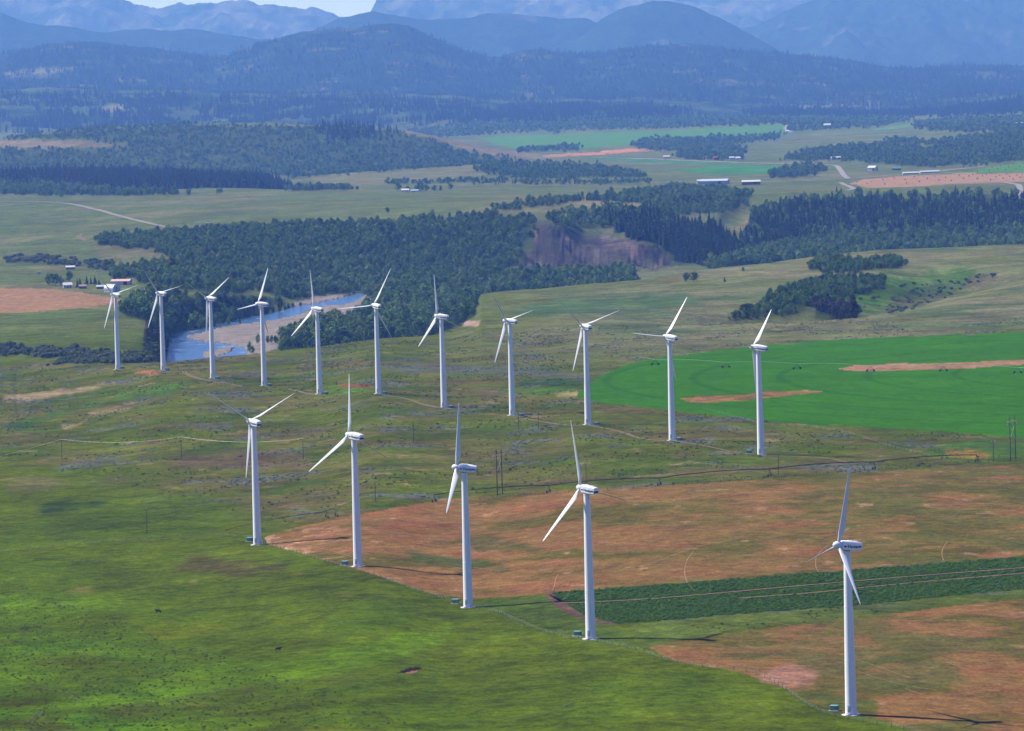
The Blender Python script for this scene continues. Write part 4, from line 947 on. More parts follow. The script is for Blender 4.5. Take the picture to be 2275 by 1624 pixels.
PC['e'] = proto_collection('sage', [soup('crown', crown_shrub(s), M_sage) for s in (13, 14)]); SG['e'] = scatter_group(PC['e'])
PC['p'] = proto_collection('potato', [soup('crown', crown_shrub(s), M_cropleaf) for s in (15, 16)]); SG['p'] = scatter_group(PC['p'])
anyfield = fgm | fbm_ | fcm | flm
cover('low_scrub', inframe & (GY < 2000) & (fg > 0.5) & ~anyfield & (fbm(GX / 35, GY / 35, 3, seed=81) > 0.12), 13, 0.25, 'g', 1.7)
cover('low_scrub', inframe & (GY < 3200) & (mid1 > 0.5) & ~anyfield & (fbm(GX / 60, GY / 60, 3, seed=82) > 0.1), 22, 0.36, 'g', 1.6)
cover('low_scrub', inframe & (GY < 2300) & (fg > 0.3) & ~anyfield, 8, 0.24, 'g', 1.8)
cover('sagebrush', inframe & (GY > 1750) & (GY < 3000) & (mid1 > 0.5) & ~anyfield & (fbm(GX / 45, GY / 45, 4, seed=46) > 0.42), 12, 0.42, 'e', 1.7)
lanes = inpoly([(1225, 1345), (1400, 1337), (1580, 1323), (1700, 1312), (1990, 1287), (2420, 1254), (2420, 1250), (1990, 1281), (1700, 1306), (1580, 1317), (1400, 1331), (1232, 1339)], 1100, 2000, 0) | inpoly([(1640, 1332), (1800, 1320), (2000, 1300), (2420, 1264), (2420, 1260), (2000, 1295), (1800, 1315), (1640, 1327)], 1100, 2000, 0)
cover('crop_plants', inframe & fcm & ~lanes, 1.1, 0.42, 'p', 1.3)

# ------------------------------------------------------------------ wind turbines
M_white = mat_plain('white_tower_paint', S(226, 225, 220), 0.45, 0, 0.03, 0.4, 0.4)
_n = M_white.node_tree.nodes; _l = M_white.node_tree.links          # oil and rain streaks below the nacelle
_tc = _n.new('ShaderNodeTexCoord'); _sx = _n.new('ShaderNodeSeparateXYZ'); _l.new(_tc.outputs['Object'], _sx.inputs[0])
_mz = _n.new('ShaderNodeMapRange'); _mz.inputs[1].default_value = 43.5; _mz.inputs[2].default_value = 48.0; _l.new(_sx.outputs[2], _mz.inputs[0])
_mp = _n.new('ShaderNodeMapping'); _mp.inputs['Scale'].default_value = (1.6, 1.6, 0.10); _l.new(_tc.outputs['Object'], _mp.inputs['Vector'])
_sn = _n.new('ShaderNodeTexNoise'); _sn.inputs['Scale'].default_value = 1.0; _sn.inputs['Detail'].default_value = 4; _l.new(_mp.outputs[0], _sn.inputs['Vector'])
_mr = _n.new('ShaderNodeMapRange'); _mr.inputs[1].default_value = 0.5; _mr.inputs[2].default_value = 0.66; _l.new(_sn.outputs['Fac'], _mr.inputs[0])
_mm = _n.new('ShaderNodeMath'); _mm.operation = 'MULTIPLY'; _l.new(_mz.outputs[0], _mm.inputs[0]); _l.new(_mr.outputs[0], _mm.inputs[1])
_m2 = _n.new('ShaderNodeMath'); _m2.operation = 'MULTIPLY_ADD'; _m2.inputs[1].default_value = 0.10; _l.new(_mr.outputs[0], _m2.inputs[0]); 
_m3 = _n.new('ShaderNodeMath'); _m3.operation = 'MULTIPLY'; _m3.inputs[1].default_value = 0.75; _l.new(_mm.outputs[0], _m3.inputs[0]); _l.new(_m3.outputs[0], _m2.inputs[2])
_mx = _n.new('ShaderNodeMix'); _mx.data_type = 'RGBA'; _bs = _n['Principled BSDF']; _src = _bs.inputs['Base Color'].links[0].from_socket
_l.new(_src, _mx.inputs[6]); _mx.inputs[7].default_value = (*S(96, 96, 100), 1); _l.new(_m2.outputs[0], _mx.inputs['Factor']); _l.new(_mx.outputs[2], _bs.inputs['Base Color'])
M_nac = mat_plain('white_nacelle_paint', S(226, 226, 224), 0.4, 0, 0.04, 0.6, 0.4)
M_blade = mat_plain('white_blade', S(206, 208, 212), 0.35, 0, 0.02, 0.5, 0.4)
M_door = mat_plain('door_grey', S(150, 154, 160), 0.5, 0, 0.05, 2)
M_navy = mat_plain('navy_stripe', S(26, 30, 66), 0.5, 0, 0.05, 2)
M_steelgrey = mat_plain('grey_steel', S(120, 124, 128), 0.5, 0.3, 0.1, 2)  # plain grey steel of the weather mast and yaw ring
M_conc = mat_plain('concrete', S(170, 164, 154), 0.9, 0, 0.15, 1.5)
HUB = 50.0
tower_me = MB().lathe([(1.95, -0.3), (1.95, 0.12), (1.72, 0.14), (1.70, 1.0), (1.52, 15.9), (1.55, 15.92), (1.55, 16.1), (1.515, 16.12), (1.28, 31.9), (1.31, 31.92), (1.31, 32.1), (1.275, 32.12), (1.03, 48.0), (1.12, 48.02), (1.12, 48.35)], 40).mesh('tower', 35)
door_me = MB().box(-0.45, 0.45, -1.78, -1.62, 0.9, 3.0, 0.05).box(-0.6, 0.6, -2.5, -1.72, 0.55, 0.68).box(-0.55, 0.55, -2.85, -2.5, 0.0, 0.34).mesh('door', 30)
foot_me = MB().lathe([(2.9, -0.6), (2.9, 0.05), (2.6, 0.09)], 32).mesh('foundation', 35)
# nacelle: local x = downwind, front at x=-1.9, rear at x=4.5 (rotor axis at z=0)
def nacelle_mesh():
    bm = bmesh.new()
    secs = [(-1.95, 0.80, -0.85, 0.95), (-1.75, 1.05, -1.2, 1.22), (-0.9, 1.18, -1.35, 1.38), (1.5, 1.2, -1.42, 1.32), (4.2, 1.15, -1.30, 1.02), (4.45, 1.05, -1.2, 0.92)]
    rings = []
    for x, hw, z0, z1 in secs:
        c = 0.24; pts = [(-hw + c, z0), (hw - c, z0), (hw, z0 + c), (hw, z1 - c * 1.3), (hw - c * 1.3, z1), (-hw + c * 1.3, z1), (-hw, z1 - c * 1.3), (-hw, z0 + c)]
        rings.append([bm.verts.new((x, y, z)) for y, z in pts])
    for a, b_ in zip(rings[:-1], rings[1:]):
        for i in range(8): bm.faces.new((a[i], a[(i + 1) % 8], b_[(i + 1) % 8], b_[i]))
    bm.faces.new(rings[0][::-1]); bm.faces.new(rings[-1])
    bmesh.ops.recalc_face_normals(bm, faces=bm.faces)
    me = bpy.data.meshes.new('nacelle'); bm.to_mesh(me); bm.free(); me.shade_smooth(); me.set_sharp_from_angle(angle=R(32)); return me
nac_me = nacelle_mesh()
hatch_me = MB().box(0.2, 1.5, -0.5, 0.5, 1.3, 1.44, 0.04).box(2.3, 3.2, -0.45, 0.45, 1.14, 1.30, 0.04).mesh('hatch', 30)
mast_me = MB().tube((4.0, 0.3, 0.95), (4.0, 0.3, 1.75), 0.03).tube((3.8, 0.3, 1.7), (4.25, 0.3, 1.7), 0.025).tube((4.25, 0.3, 1.6), (4.25, 0.3, 1.85), 0.06).mesh('weather_mast', 30)
yawring_me = MB().lathe([(0.95, -2.0), (1.0, -1.9), (1.0, -1.3)], 28).mesh('yaw_ring', 30)
def side_panel(x0, x1, z0, z1, m):
    for s in (-1, 1):
        y = 1.2; m.box(x0, x1, s * y - 0.02, s * y + 0.02, z0, z1)
stripe_m = MB()
for s in (-1, 1):
    stripe_m.box(-1.35, -0.55, min(s * 1.12, s * 1.215), max(s * 1.12, s * 1.215), -0.52, -0.08)
    stripe_m.box(3.35, 4.2, min(s * 1.1, s * 1.195), max(s * 1.1, s * 1.195), -0.52, -0.08)
stripe_m.box(4.3, 4.5, -1.03, 1.03, -0.86, -0.16)
stripe_me = stripe_m.mesh('stripe')
def text_mesh(body):
    cu_ = bpy.data.curves.new('lettering', 'FONT'); cu_.body = body; cu_.size = 1.12; cu_.shear = 0.28; cu_.offset = 0.026; cu_.extrude = 0.015
    cu_.align_x = 'CENTER'; cu_.align_y = 'CENTER'
    o = bpy.data.objects.new('lettering', cu_); COL.objects.link(o)
    dg = bpy.context.evaluated_depsgraph_get(); me = bpy.data.meshes.new_from_object(o.evaluated_get(dg))
    bpy.data.objects.remove(o); bpy.data.curves.remove(cu_)
    xs = [v.co.x for v in me.vertices]; k = 3.65 / (max(xs) - min(xs))
    for v in me.vertices: v.co.x *= k; v.co.y *= 1.2
    me.materials.clear(); me.materials.append(M_navy); return me
let_me = text_mesh('Vestas')
spin_me = None
def spinner():
    bm = bmesh.new(); prof = [(0.02, -1.75), (0.35, -1.68), (0.7, -1.45), (0.98, -1.05), (1.12, -0.5), (1.15, 0.1), (1.08, 0.75), (0.9, 0.9)]
    n = 28; rings = [[bm.verts.new((x, r_ * math.cos(2 * math.pi * i / n), r_ * math.sin(2 * math.pi * i / n))) for i in range(n)] for r_, x in prof]
    for a, b_ in zip(rings[:-1], rings[1:]):
        for i in range(n): bm.faces.new((a[i], a[(i + 1) % n], b_[(i + 1) % n], b_[i]))
    bm.faces.new(rings[0]); bm.faces.new(rings[-1]); bmesh.ops.recalc_face_normals(bm, faces=bm.faces)
    me = bpy.data.meshes.new('hub'); bm.to_mesh(me); bm.free(); me.shade_smooth(); return me
spin_me = spinner()
def blade_mesh():
    """blade along +z, leading edge towards -x (upwind), bulge of the trailing edge towards +x"""
    bm = bmesh.new(); n = 14; rings = []
    secs = [(0.9, 0.46, 0.46, 0, 0), (1.8, 0.46, 0.46, 0.0, 0), (2.8, 0.66, 0.40, 0.16, 6), (4.6, 1.02, 0.26, 0.46, 12), (7.0, 0.90, 0.20, 0.42, 10), (10.0, 0.76, 0.15, 0.34, 7), (14.0, 0.58, 0.10, 0.24, 4), (18.0, 0.42, 0.07, 0.15, 2), (21.5, 0.28, 0.045, 0.08, 0), (23.1, 0.17, 0.03, 0.04, -1), (23.6, 0.06, 0.015, 0.03, -1)]
    for z, c, t, off, tw in secs:
        ring = []
        for i in range(n):
            a = 2 * math.pi * i / n; x = c * math.cos(a) + off; y = t * math.sin(a) * (1.0 if math.cos(a) < 0.2 or c < 0.5 else 1.0 - 0.55 * (math.cos(a) - 0.2))
            w_ = R(tw); ring.append(bm.verts.new((x * math.cos(w_) - y * math.sin(w_), x * math.sin(w_) + y * math.cos(w_), z)))
        rings.append(ring)
    for a, b_ in zip(rings[:-1], rings[1:]):
        for i in range(n): bm.faces.new((a[i], a[(i + 1) % n], b_[(i + 1) % n], b_[i]))
    bm.faces.new(rings[0][::-1]); bm.faces.new(rings[-1]); bmesh.ops.recalc_face_normals(bm, faces=bm.faces)
    me = bpy.data.meshes.new('blade'); bm.to_mesh(me); bm.free(); me.shade_smooth(); return me
blade_me = blade_mesh()
for me_, mt in ((tower_me, M_white), (door_me, M_door), (foot_me, M_conc), (nac_me, M_nac), (hatch_me, M_nac), (mast_me, M_steelgrey), (yawring_me, M_steelgrey), (stripe_me, M_navy), (spin_me, M_blade), (blade_me, M_blade)):
    if not me_.materials: me_.materials.append(mt)
NEAR = ['white wind turbine at the left corner of the brown field, leftmost of the near row', 'white wind turbine with one blade straight up, second from the left in the near row', 'white wind turbine seen side on with lettered nacelle, middle of the near row', 'white wind turbine standing just below the dark green crop strip', 'nearest and tallest white wind turbine, beside the lower brown field']
ORD = ['first', 'second', 'third', 'fourth', 'fifth', 'sixth', 'seventh', 'eighth', 'ninth', 'tenth', 'eleventh']
FARS = ['before the farm', 'before the dark scarp', 'before the river pool', 'before the gravel bar', 'before the grove', 'amid the grove', 'where grove meets grass', 'on open grass', 'just left of the green field', 'against the green field', 'nearest of them']
PITCHB = R(-14)
box_top = mat_plain('teal_transformer_paint', S(64, 104, 98), 0.6, 0, 0.12, 2)
box_me = MB().box(-1.15, 1.15, -0.85, 0.85, 0.12, 1.45, 0.06).box(-1.05, 1.05, -0.98, -0.85, 0.25, 1.3, 0.03).mesh('cabinet', 30); box_me.materials.append(box_top)
lid_me = MB().box(-1.22, 1.22, -1.02, 0.92, 1.452, 1.56, 0.03).mesh('lid', 30); lid_me.materials.append(mat_plain('pale_teal_lid', S(110, 150, 140), 0.5, 0, 0.08, 2))
pad_me = MB().box(-1.5, 1.5, -1.3, 1.2, -0.3, 0.118).mesh('pad'); pad_me.materials.append(M_conc)
BOXPX = [(555, 1202), (766, 1255), (1012, 1340), (1283, 1412), (1853, 1578), (271, 819.5), (372, 823), (483, 842.5), (598, 858), (723.5, 876.5), (855, 875.5), (1002, 907), (1159, 924.5), (1325, 944.5), (1508, 979), (1664, 1007)]
for i, (x, y, Dt, yaw, ph) in enumerate(TURB):
    r = rays(x, y); X = r[0] / r[1] * Dt; zg = float(ground_z(X, Dt))
    t = empty('wind_turbine', (X, Dt, zg))
    lab = NEAR[i] if i < 5 else '%s white turbine from the left in the far row, %s' % (ORD[i - 5], FARS[i - 5])
    tag(t, lab, 'wind turbine', 'near row of five wind turbines' if i < 5 else 'far row of eleven wind turbines')
    obj('foundation', foot_me, t); obj('tower', tower_me, t)
    dr = obj('door', door_me, t); dr.rotation_euler = (0, 0, R(-24))
    a = R(yaw)                                      # upwind direction is left and (for positive yaw) away
    na = obj('nacelle', nac_me, t); na.location = (0, 0, HUB); 
    # local +x is downwind
    down = Vector((math.cos(a), -math.sin(a), 0)); side = Vector((math.sin(a), math.cos(a), 0)); tl_ = R(5)
    xax = down * math.cos(tl_) - Vector((0, 0, 1)) * math.sin(tl_); zax = Vector((0, 0, 1)) * math.cos(tl_) + down * math.sin(tl_); yax = zax.cross(xax)
    rot = Matrix((xax, yax, zax)).transposed()
    na.rotation_euler = rot.to_euler()
    obj('hatch', hatch_me, na); obj('weather_mast', mast_me, na); obj('stripe', stripe_me, na)
    for s in (-1, 1):
        le = obj('lettering', let_me, na); le.location = (1.38, s * 1.21, -0.28)
        le.rotation_euler = (R(90), 0, 0) if s < 0 else (R(90), 0, R(180))
    yr = obj('yaw_ring', yawring_me, t); yr.location = (0, 0, HUB + 0.1)
    hb = obj('hub', spin_me, t); hc = Vector((0, 0, HUB)) + rot @ Vector((-2.75, 0, 0)); hb.location = hc; hb.rotation_euler = rot.to_euler()
    for k in range(3):
        q = R(ph + 120 * k)                         # angle from upright towards 'side' (away from the camera)
        zb = zax * math.cos(q) + side * math.sin(q); xb = xax
        yb = zb.cross(xb); Rb = Matrix((xb, yb, zb)).transposed() @ Matrix.Rotation(PITCHB, 3, 'Z')
        bl = obj('blade', blade_me, t); bl.location = hc; bl.rotation_euler = Rb.to_euler()
    bx, by = BOXPX[i]; P = hit(bx, by)
    tb = empty('transformer_box', (P[0], P[1], float(ground_z(P[0], P[1]))), R(-22))
    tag(tb, ('teal transformer box left of the foot of the ' if i < 5 or i == 15 else 'dark transformer box right of the foot of the ') + ('%s turbine of the near row' % ORD[i] if i < 5 else '%s turbine of the far row' % ORD[i - 5]), 'transformer', 'transformer boxes at the turbines')
    obj('pad', pad_me, tb); obj('cabinet', box_me, tb); obj('lid', lid_me, tb)

# ------------------------------------------------------------------ power poles
M_wood = mat_plain('weathered_pole', S(72, 60, 52), 0.9, 0, 0.25, 3)
M_arm = mat_plain('pale_crossarm', S(206, 176, 128), 0.8, 0, 0.15, 3)
M_wire = mat_plain('bare_conductor', S(214, 214, 190), 0.4, 0.2, 0.05, 1)
M_insul = mat_plain('insulator_grey', S(150, 156, 160), 0.4, 0, 0.1, 4)
def span_h(xb, yb, yt):
    P = hit(xb, yb); rr = rays(xb, yt); return P, float(ZC + rr[2] / rr[1] * P[1] - P[2])
pole_tops = {}
POLES = [(137.7, 1021, 976.5, 'T', 'thin pole where the pale wire bends, leftmost of three on the left slope'), (403, 1016, 971, 'T', 'thin pole carrying the pale wire, middle of three on the left slope'), (673.7, 1019.5, 975, 'T', 'thin pole at the right end of the pale wire, beside the first near turbine'),
         (918.6, 984, 934.6, 'T', 'lone dark pole between the two turbine rows, without wires'), (1152, 956, 914.5, 'X', 'dark pole beside the foot of the eighth far turbine'), (1196, 952.4, 910.4, 'X', 'dark pole with crossarm right of the eighth far turbine'),
         (834, 1115, 1070.6, 'T', 'thin pole in the grass right of the second near turbine'), (1302, 1074, 1033, 'T', 'thin grey pole behind the rotor of the fourth near turbine'), (1729, 1055, 1007, 'T', 'grey pole in front of the irrigation pipe by the last far turbine'), (2206, 1023.6, 978, 'X', 'pole with a transformer can left of the double poles at the right'), (325.8, 1185, 1130, 'T', 'faint grey pole standing on the green slope left of the near row')]
for k, (x, yb, yt, ty, lab) in enumerate(POLES):
    P, h = span_h(x, yb, yt)
    o = empty('utility_pole', P, R(20)); tag(o, lab, 'utility pole', 'utility poles between the turbine rows')
    obj('pole', MB().tube((0, 0, -0.6), (0, 0, h), 0.17, 0.11, 8).mesh('pole', 40), o, M_wood)
    if ty == 'X':
        obj('crossarm', MB().box(-1.1, 1.1, -0.08, 0.08, h - 0.55, h - 0.40).mesh('crossarm'), o, M_arm)
        for s in (-1.0, 0, 1.0): obj('insulator', MB().lathe([(0.05, h - 0.4 if s else h), (0.09, h - 0.3 if s else h + 0.1), (0.05, h - 0.1 if s else h + 0.22)], 8, s, 0).mesh('insulator', 40), o, M_insul)
        if k in (9, 5): obj('transformer_can', MB().lathe([(0.28, h - 2.2), (0.3, h - 2.1), (0.3, h - 1.3), (0.22, h - 1.2)], 14, 0.45, 0).mesh('transformer_can', 40), o, M_insul)
    else:
        obj('insulator', MB().lathe([(0.05, h), (0.11, h + 0.08), (0.06, h + 0.25)], 8).mesh('insulator', 40), o, M_insul)
    pole_tops[k] = Vector((P[0], P[1], P[2] + h + 0.2))
def wire(a, b_, sag, lab):
    pts = [a.lerp(b_, t / 16) - Vector((0, 0, sag * 4 * (t / 16) * (1 - t / 16))) for t in range(17)]
    tag(obj('power_wire', MB().path(pts, 0.035, 5).mesh('power_wire', 40), None, M_wire), lab, 'wire', 'pale wires on the left slope')
rr = rays(-120, 1042); a0 = Vector((rr[0] / rr[1] * 2000, 2000, ZC + rr[2] / rr[1] * 2000))
wire(a0, pole_tops[0], 0.6, 'pale wire running from the left edge of the view up to the leftmost pole')
wire(pole_tops[0], pole_tops[1], 2.2, 'pale sagging wire between the leftmost and the middle pole of the slope')
wire(pole_tops[1], pole_tops[2], 2.2, 'pale sagging wire passing behind the first near turbine')
M_hf = mat_plain('treated_pole', S(64, 50, 44), 0.9, 0, 0.2, 3)
for (xa, ya, xb, yb, yt, lab) in ((1104.5, 1098.5, 1116, 1099, 998, 'double wooden power pole with pale crossarm behind the middle near turbine'), (2242.5, 1024, 2257, 1023, 924, 'double wooden power pole with pale crossarm at the right edge by the green field')):
    P, h = span_h((xa + xb) / 2, (ya + yb) / 2, yt)
    P2 = hit(xb, yb); half = (xb - xa) / 2 * P[1] / F; ang = R(55); hw = half / math.cos(ang)
    o = empty('double_power_pole', P, ang); tag(o, lab, 'power pole', 'double power poles')
    for s in (-1, 1): obj('pole', MB().tube((s * hw, 0, -1.2), (s * hw * 0.92, 0, h), 0.24, 0.17, 10).mesh('pole', 40), o, M_hf)
    L = 2.9 / math.cos(ang) * 0.95
    obj('crossarm', MB().box(-L, L, -0.32, -0.22, h - 2.6, h - 2.2).box(-L, L, 0.22, 0.32, h - 2.6, h - 2.2).mesh('crossarm'), o, M_arm)
    obj('brace', MB().tube((-hw, 0.3, h * 0.46), (hw, 0.3, h * 0.78), 0.08).tube((hw, -0.3, h * 0.46), (-hw, -0.3, h * 0.78), 0.08).mesh('brace', 40), o, M_insul)
    for s in (-0.95, 0, 0.95): obj('insulator', MB().lathe([(0.06, h - 4.0), (0.13, h - 3.7), (0.13, h - 3.0), (0.06, h - 2.6)], 8, s * L, 0).mesh('insulator', 40), o, M_insul)

# ------------------------------------------------------------------ irrigation machines
M_rust = mat_plain('dull_pipe', S(66, 44, 42), 0.6, 0.3, 0.2, 2)
M_galv = mat_plain('galvanised_pipe', S(110, 146, 122), 0.45, 0.3, 0.1, 2)
M_tyre = mat_plain('tyre_rubber', S(34, 34, 36), 0.9, 0, 0.1, 4)
def pivot(feet, lab, h, pipe_mat, leg_mat, start=None, end=None, r=0.16, truss=True, leg=True):
    P = [Vector(hit(x, y)) for x, y in feet]
    o = empty('irrigation_pivot', P[0]); tag(o, lab, 'irrigation pivot')
    base = P[0].copy()
    tops = [p + Vector((0, 0, h)) - base for p in P]
    if start is not None: tops = [Vector(hit(*start)) + Vector((0, 0, h)) - base] + tops
    if end is not None: tops = tops + [Vector(hit(*end)) + Vector((0, 0, h)) - base]
    m = MB(); tm = MB()
    for a, b_ in zip(tops[:-1], tops[1:]):
        N = 10; pts = [a.lerp(b_, t / N) + Vector((0, 0, 0.9 * 4 * (t / N) * (1 - t / N))) for t in range(N + 1)]
        m.path(pts, r, 7)
        if truss:
            low = [a.lerp(b_, t / 6) + Vector((0, 0, -0.9 * math.sin(math.pi * t / 6))) for t in range(7)]
            tm.path(low, 0.05, 5)
            for t in range(1, 6): tm.tube(low[t], a.lerp(b_, t / 6) + Vector((0, 0, 0.9 * 4 * (t / 6) * (1 - t / 6))), 0.04, 0.04, 5)
    obj('pipe', m.mesh('pipe', 50), o, pipe_mat)
    if truss: obj('truss', tm.mesh('truss', 50), o, pipe_mat)
    for k, p in enumerate(P):
        q = p - base
        d = (tops[1] - tops[0]).normalized(); nn = Vector((-d.y, d.x, 0)).normalized()
        f1 = q + nn * 1.9 + d * 0.9; f2 = q - nn * 1.9 - d * 0.9; top = q + Vector((0, 0, h))
        dr_ = obj('drive_tower', MB().tube(f1 + Vector((0, 0, 0.5)), top, 0.12, 0.1).tube(f2 + Vector((0, 0, 0.5)), top, 0.12, 0.1).tube(f1 + Vector((0, 0, 0.6)), f2 + Vector((0, 0, 0.6)), 0.1).mesh('drive_tower', 40), o, leg_mat)
        ax = Vector((f1 - f2)).normalized().cross(Vector((0, 0, 1))).normalized()
        for f_ in (f1, f2):
            c = f_ + Vector((0, 0, 0.55)); obj('wheel', MB().tube(c - ax * 0.16, c + ax * 0.16, 0.6, 0.6, 14).mesh('wheel', 40), dr_, M_tyre)
    return o
pivot([(964, 1115), (1218, 1094), (1464, 1078), (1709, 1058), (1941, 1042), (2169, 1026)], 'long dark irrigation pipe on wheeled towers along the far edge of the brown field', 3.2, M_rust, M_rust, None, None, 0.21)
pivot([(726, 1150), (747, 1147)], 'dark irrigation pipe on low towers left of the brown field, behind the first near turbine', 2.6, M_rust, M_rust, (500, 1191), (800, 1126), 0.12, False)
pivot([(1455, 811), (1612, 817), (1770, 820), (1933, 825), (2095, 825), (2260, 829)], 'thin pale irrigation pipe on wheeled towers crossing the bright green field', 3.2, M_galv, M_tyre, (1400, 806), (2400, 836), 0.10, False)

# ------------------------------------------------------------------ fences
M_post = mat_plain('fence_post', S(84, 74, 62), 0.9, 0, 0.2, 4)
post_me = MB().tube((0, 0, -0.3), (0, 0, 1.35), 0.11, 0.09, 6).mesh('post', 40); post_me.materials.append(M_post)
def fence(pts, lab, nmax=95, hgt=1.0):
    P = px_line(pts, 2.0, 0)
    s = np.concatenate([[0], np.cumsum(np.linalg.norm(np.diff(P, axis=0), axis=1))])
    n = min(int(s[-1] / 5.5) + 1, nmax); ss = np.linspace(0, s[-1], n)
    Q = np.stack([np.interp(ss, s, P[:, k]) for k in range(3)], 1); Q[:, 2] = ground_z(Q[:, 0], Q[:, 1])
    o = empty('fence', Q[0]); tag(o, lab, 'fence')
    w = MB()
    for z in (0.55, 0.9, 1.2): w.path([Vector(p) - Vector(Q[0]) + Vector((0, 0, z * hgt)) for p in Q], 0.012, 4)
    obj('wire', w.mesh('wire'), o, M_insul)
    for p in Q:
        c = obj('post', post_me, o); c.location = Vector(p) - Vector(Q[0]); c.rotation_euler = (random.gauss(0, 0.04), random.gauss(0, 0.04), random.uniform(0, 6)); c.scale = (1, 1, hgt * random.uniform(0.85, 1.15))
fence([(-20, 1231), (120, 1216), (260, 1204), (380, 1194), (470, 1190), (560, 1196)], 'post and wire fence crossing the green slope left of the first near turbine')
fence([(560, 1196), (600, 1213), (650, 1226), (740, 1254), (830, 1278), (930, 1315), (1000, 1336), (1045, 1353)], 'post and wire fence along the brown field from the first to the third near turbine')
fence([(1045, 1353), (1090, 1358), (1150, 1382), (1200, 1402), (1250, 1416), (1310, 1424), (1390, 1440), (1430, 1450)], 'post and wire fence between the third and fourth near turbines')
fence([(1430, 1450), (1500, 1474), (1560, 1483), (1630, 1488), (1690, 1502), (1745, 1534), (1790, 1566), (1850, 1592), (1930, 1606), (2010, 1622), (2070, 1640)], 'post and wire fence round the lower brown field past the nearest turbine')
fence([(1560, 910), (1655, 934), (1698, 944), (1812, 952), (1910, 971), (1957, 988), (2008, 1001), (2068, 1015)], 'post and wire fence along the lower edge of the bright green field')
fence([(1010, 1116), (1100, 1107), (1220, 1098), (1340, 1089), (1470, 1081), (1600, 1071)], 'thin post fence under the irrigation pipe at the top of the brown field', 95, 0.9)
fence([(1600, 1071), (1720, 1061), (1850, 1052), (2000, 1040), (2140, 1031), (2290, 1022)], 'thin post fence at the far right corner of the brown field', 95, 0.9)

# ------------------------------------------------------------------ farm buildings
def M_(nm, c, rough=0.6, noise=0.08): return mat_plain(nm, S(*c), rough, 0, noise, 0.5)
M_wwall = M_('white_siding', (176, 178, 180)); M_gwall = M_('grey_siding', (150, 156, 166)); M_red = M_('red_barn_board', (112, 56, 50)); M_dark = M_('dark_board', (84, 70, 66))
M_wroof = M_('white_metal_roof', (176, 176, 174), 0.45); M_pink = M_('faded_red_roof', (188, 150, 140), 0.5); M_groof = M_('grey_metal_roof', (160, 168, 178), 0.4); M_green = M_('green_roof', (60, 104, 92)); M_brn = M_('brown_shingle', (120, 104, 96))
M_glass = mat_plain('dark_window', S(40, 46, 56), 0.15, 0, 0.05, 2); M_dgrey = M_('dark_opening', (46, 46, 54))
def building(px, py, L, W, hw, hr, rz, wall, roof, lab, cat='building', name='farm_house', windows=3, door=True, chimney=False, big=False):
    """gabled building: L along local x, W along local y, wall height hw, ridge hr above"""
    P = hit(px, py); zmin = min(float(ground_z(P[0] + dx, P[1] + dy)) for dx in (-L / 2, L / 2) for dy in (-W / 2, W / 2))
    o = empty(name, (P[0], P[1], zmin + 0.1), R(rz)); tag(o, lab, cat)
    m = MB(); x0, x1, y0, y1 = -L / 2, L / 2, -W / 2, W / 2
    bm = m.bm
    pr = [(y0, -1.5), (y1, -1.5), (y1, hw), (0, hw + hr), (y0, hw)]
    a = [bm.verts.new((x0, y, z)) for y, z in pr]; b_ = [bm.verts.new((x1, y, z)) for y, z in pr]
    bm.faces.new(a); bm.faces.new(b_[::-1])
    for i in range(5): bm.faces.new((a[i], b_[i], b_[(i + 1) % 5], a[(i + 1) % 5]))
    obj('wall', m.mesh('wall'), o, wall)
    rm = MB(); ov = 0.5; k = hr / (W / 2)
    for s in (-1, 1):
        pts = [(0.0, hw + hr + 0.22), (s * (W / 2 + ov), hw - ov * k + 0.22), (s * (W / 2 + ov), hw - ov * k + 0.03), (0.0, hw + hr + 0.03)]
        va = [rm.bm.verts.new((x0 - ov, y, z)) for y, z in pts]; vb = [rm.bm.verts.new((x1 + ov, y, z)) for y, z in pts]
        rm.bm.faces.new(va); rm.bm.faces.new(vb[::-1])
        for i in range(4): rm.bm.faces.new((va[i], vb[i], vb[(i + 1) % 4], va[(i + 1) % 4]))
    rf = obj('roof', rm.mesh('roof'), o, roof)
    if chimney: obj('chimney', MB().box(-0.4, 0.4, 0.6, 1.4, hw + hr * 0.5, hw + hr + 1.0).mesh('chimney'), rf, M_brn)
    for i in range(windows):
        x = x0 + L * (i + 0.5) / windows
        if door and i == windows // 2 and not big: continue
        wd = obj('window', MB().box(x - 0.6, x + 0.6, y0 - 0.05, y0 + 0.02, hw * 0.4, hw * 0.4 + 1.2).mesh('window'), o, M_glass)
    if door:
        if big:
            obj('door', MB().box(x0 - 0.06, x0 + 0.02, -W * 0.22, W * 0.22, 0, hw * 0.85).mesh('door'), o, M_wwall)
            obj('door', MB().box(x0 + L * 0.66, x0 + L * 0.66 + 4, y0 - 0.06, y0 + 0.02, 0, hw * 0.85).mesh('door'), o, M_dgrey)
        else: obj('door', MB().box(-0.5, 0.5, y0 - 0.05, y0 + 0.02, 0, 2.1).mesh('door'), o, M_dark)
    return o
building(270, 633, 19.5, 8.5, 4.0, 1.7, -12, M_wwall, M_pink, 'long white shed with a pink metal roof beside the wood', 'barn', 'barn', 0, True, False, True)
building(150, 639.5, 8.5, 7, 3.0, 2.2, 10, M_wwall, M_wroof, 'white farmhouse with a pale roof among dark spruces', 'house', 'farm_house', 3, True, True)
building(184, 641, 7, 5, 2.4, 1.4, 0, M_red, M_brn, 'small low red shed right of the farmhouse', 'shed', 'shed', 2)
building(224, 642, 7.5, 5, 2.5, 1.2, -5, M_red, M_groof, 'small dark red shed tucked behind the round roofed barn', 'shed', 'shed', 1)
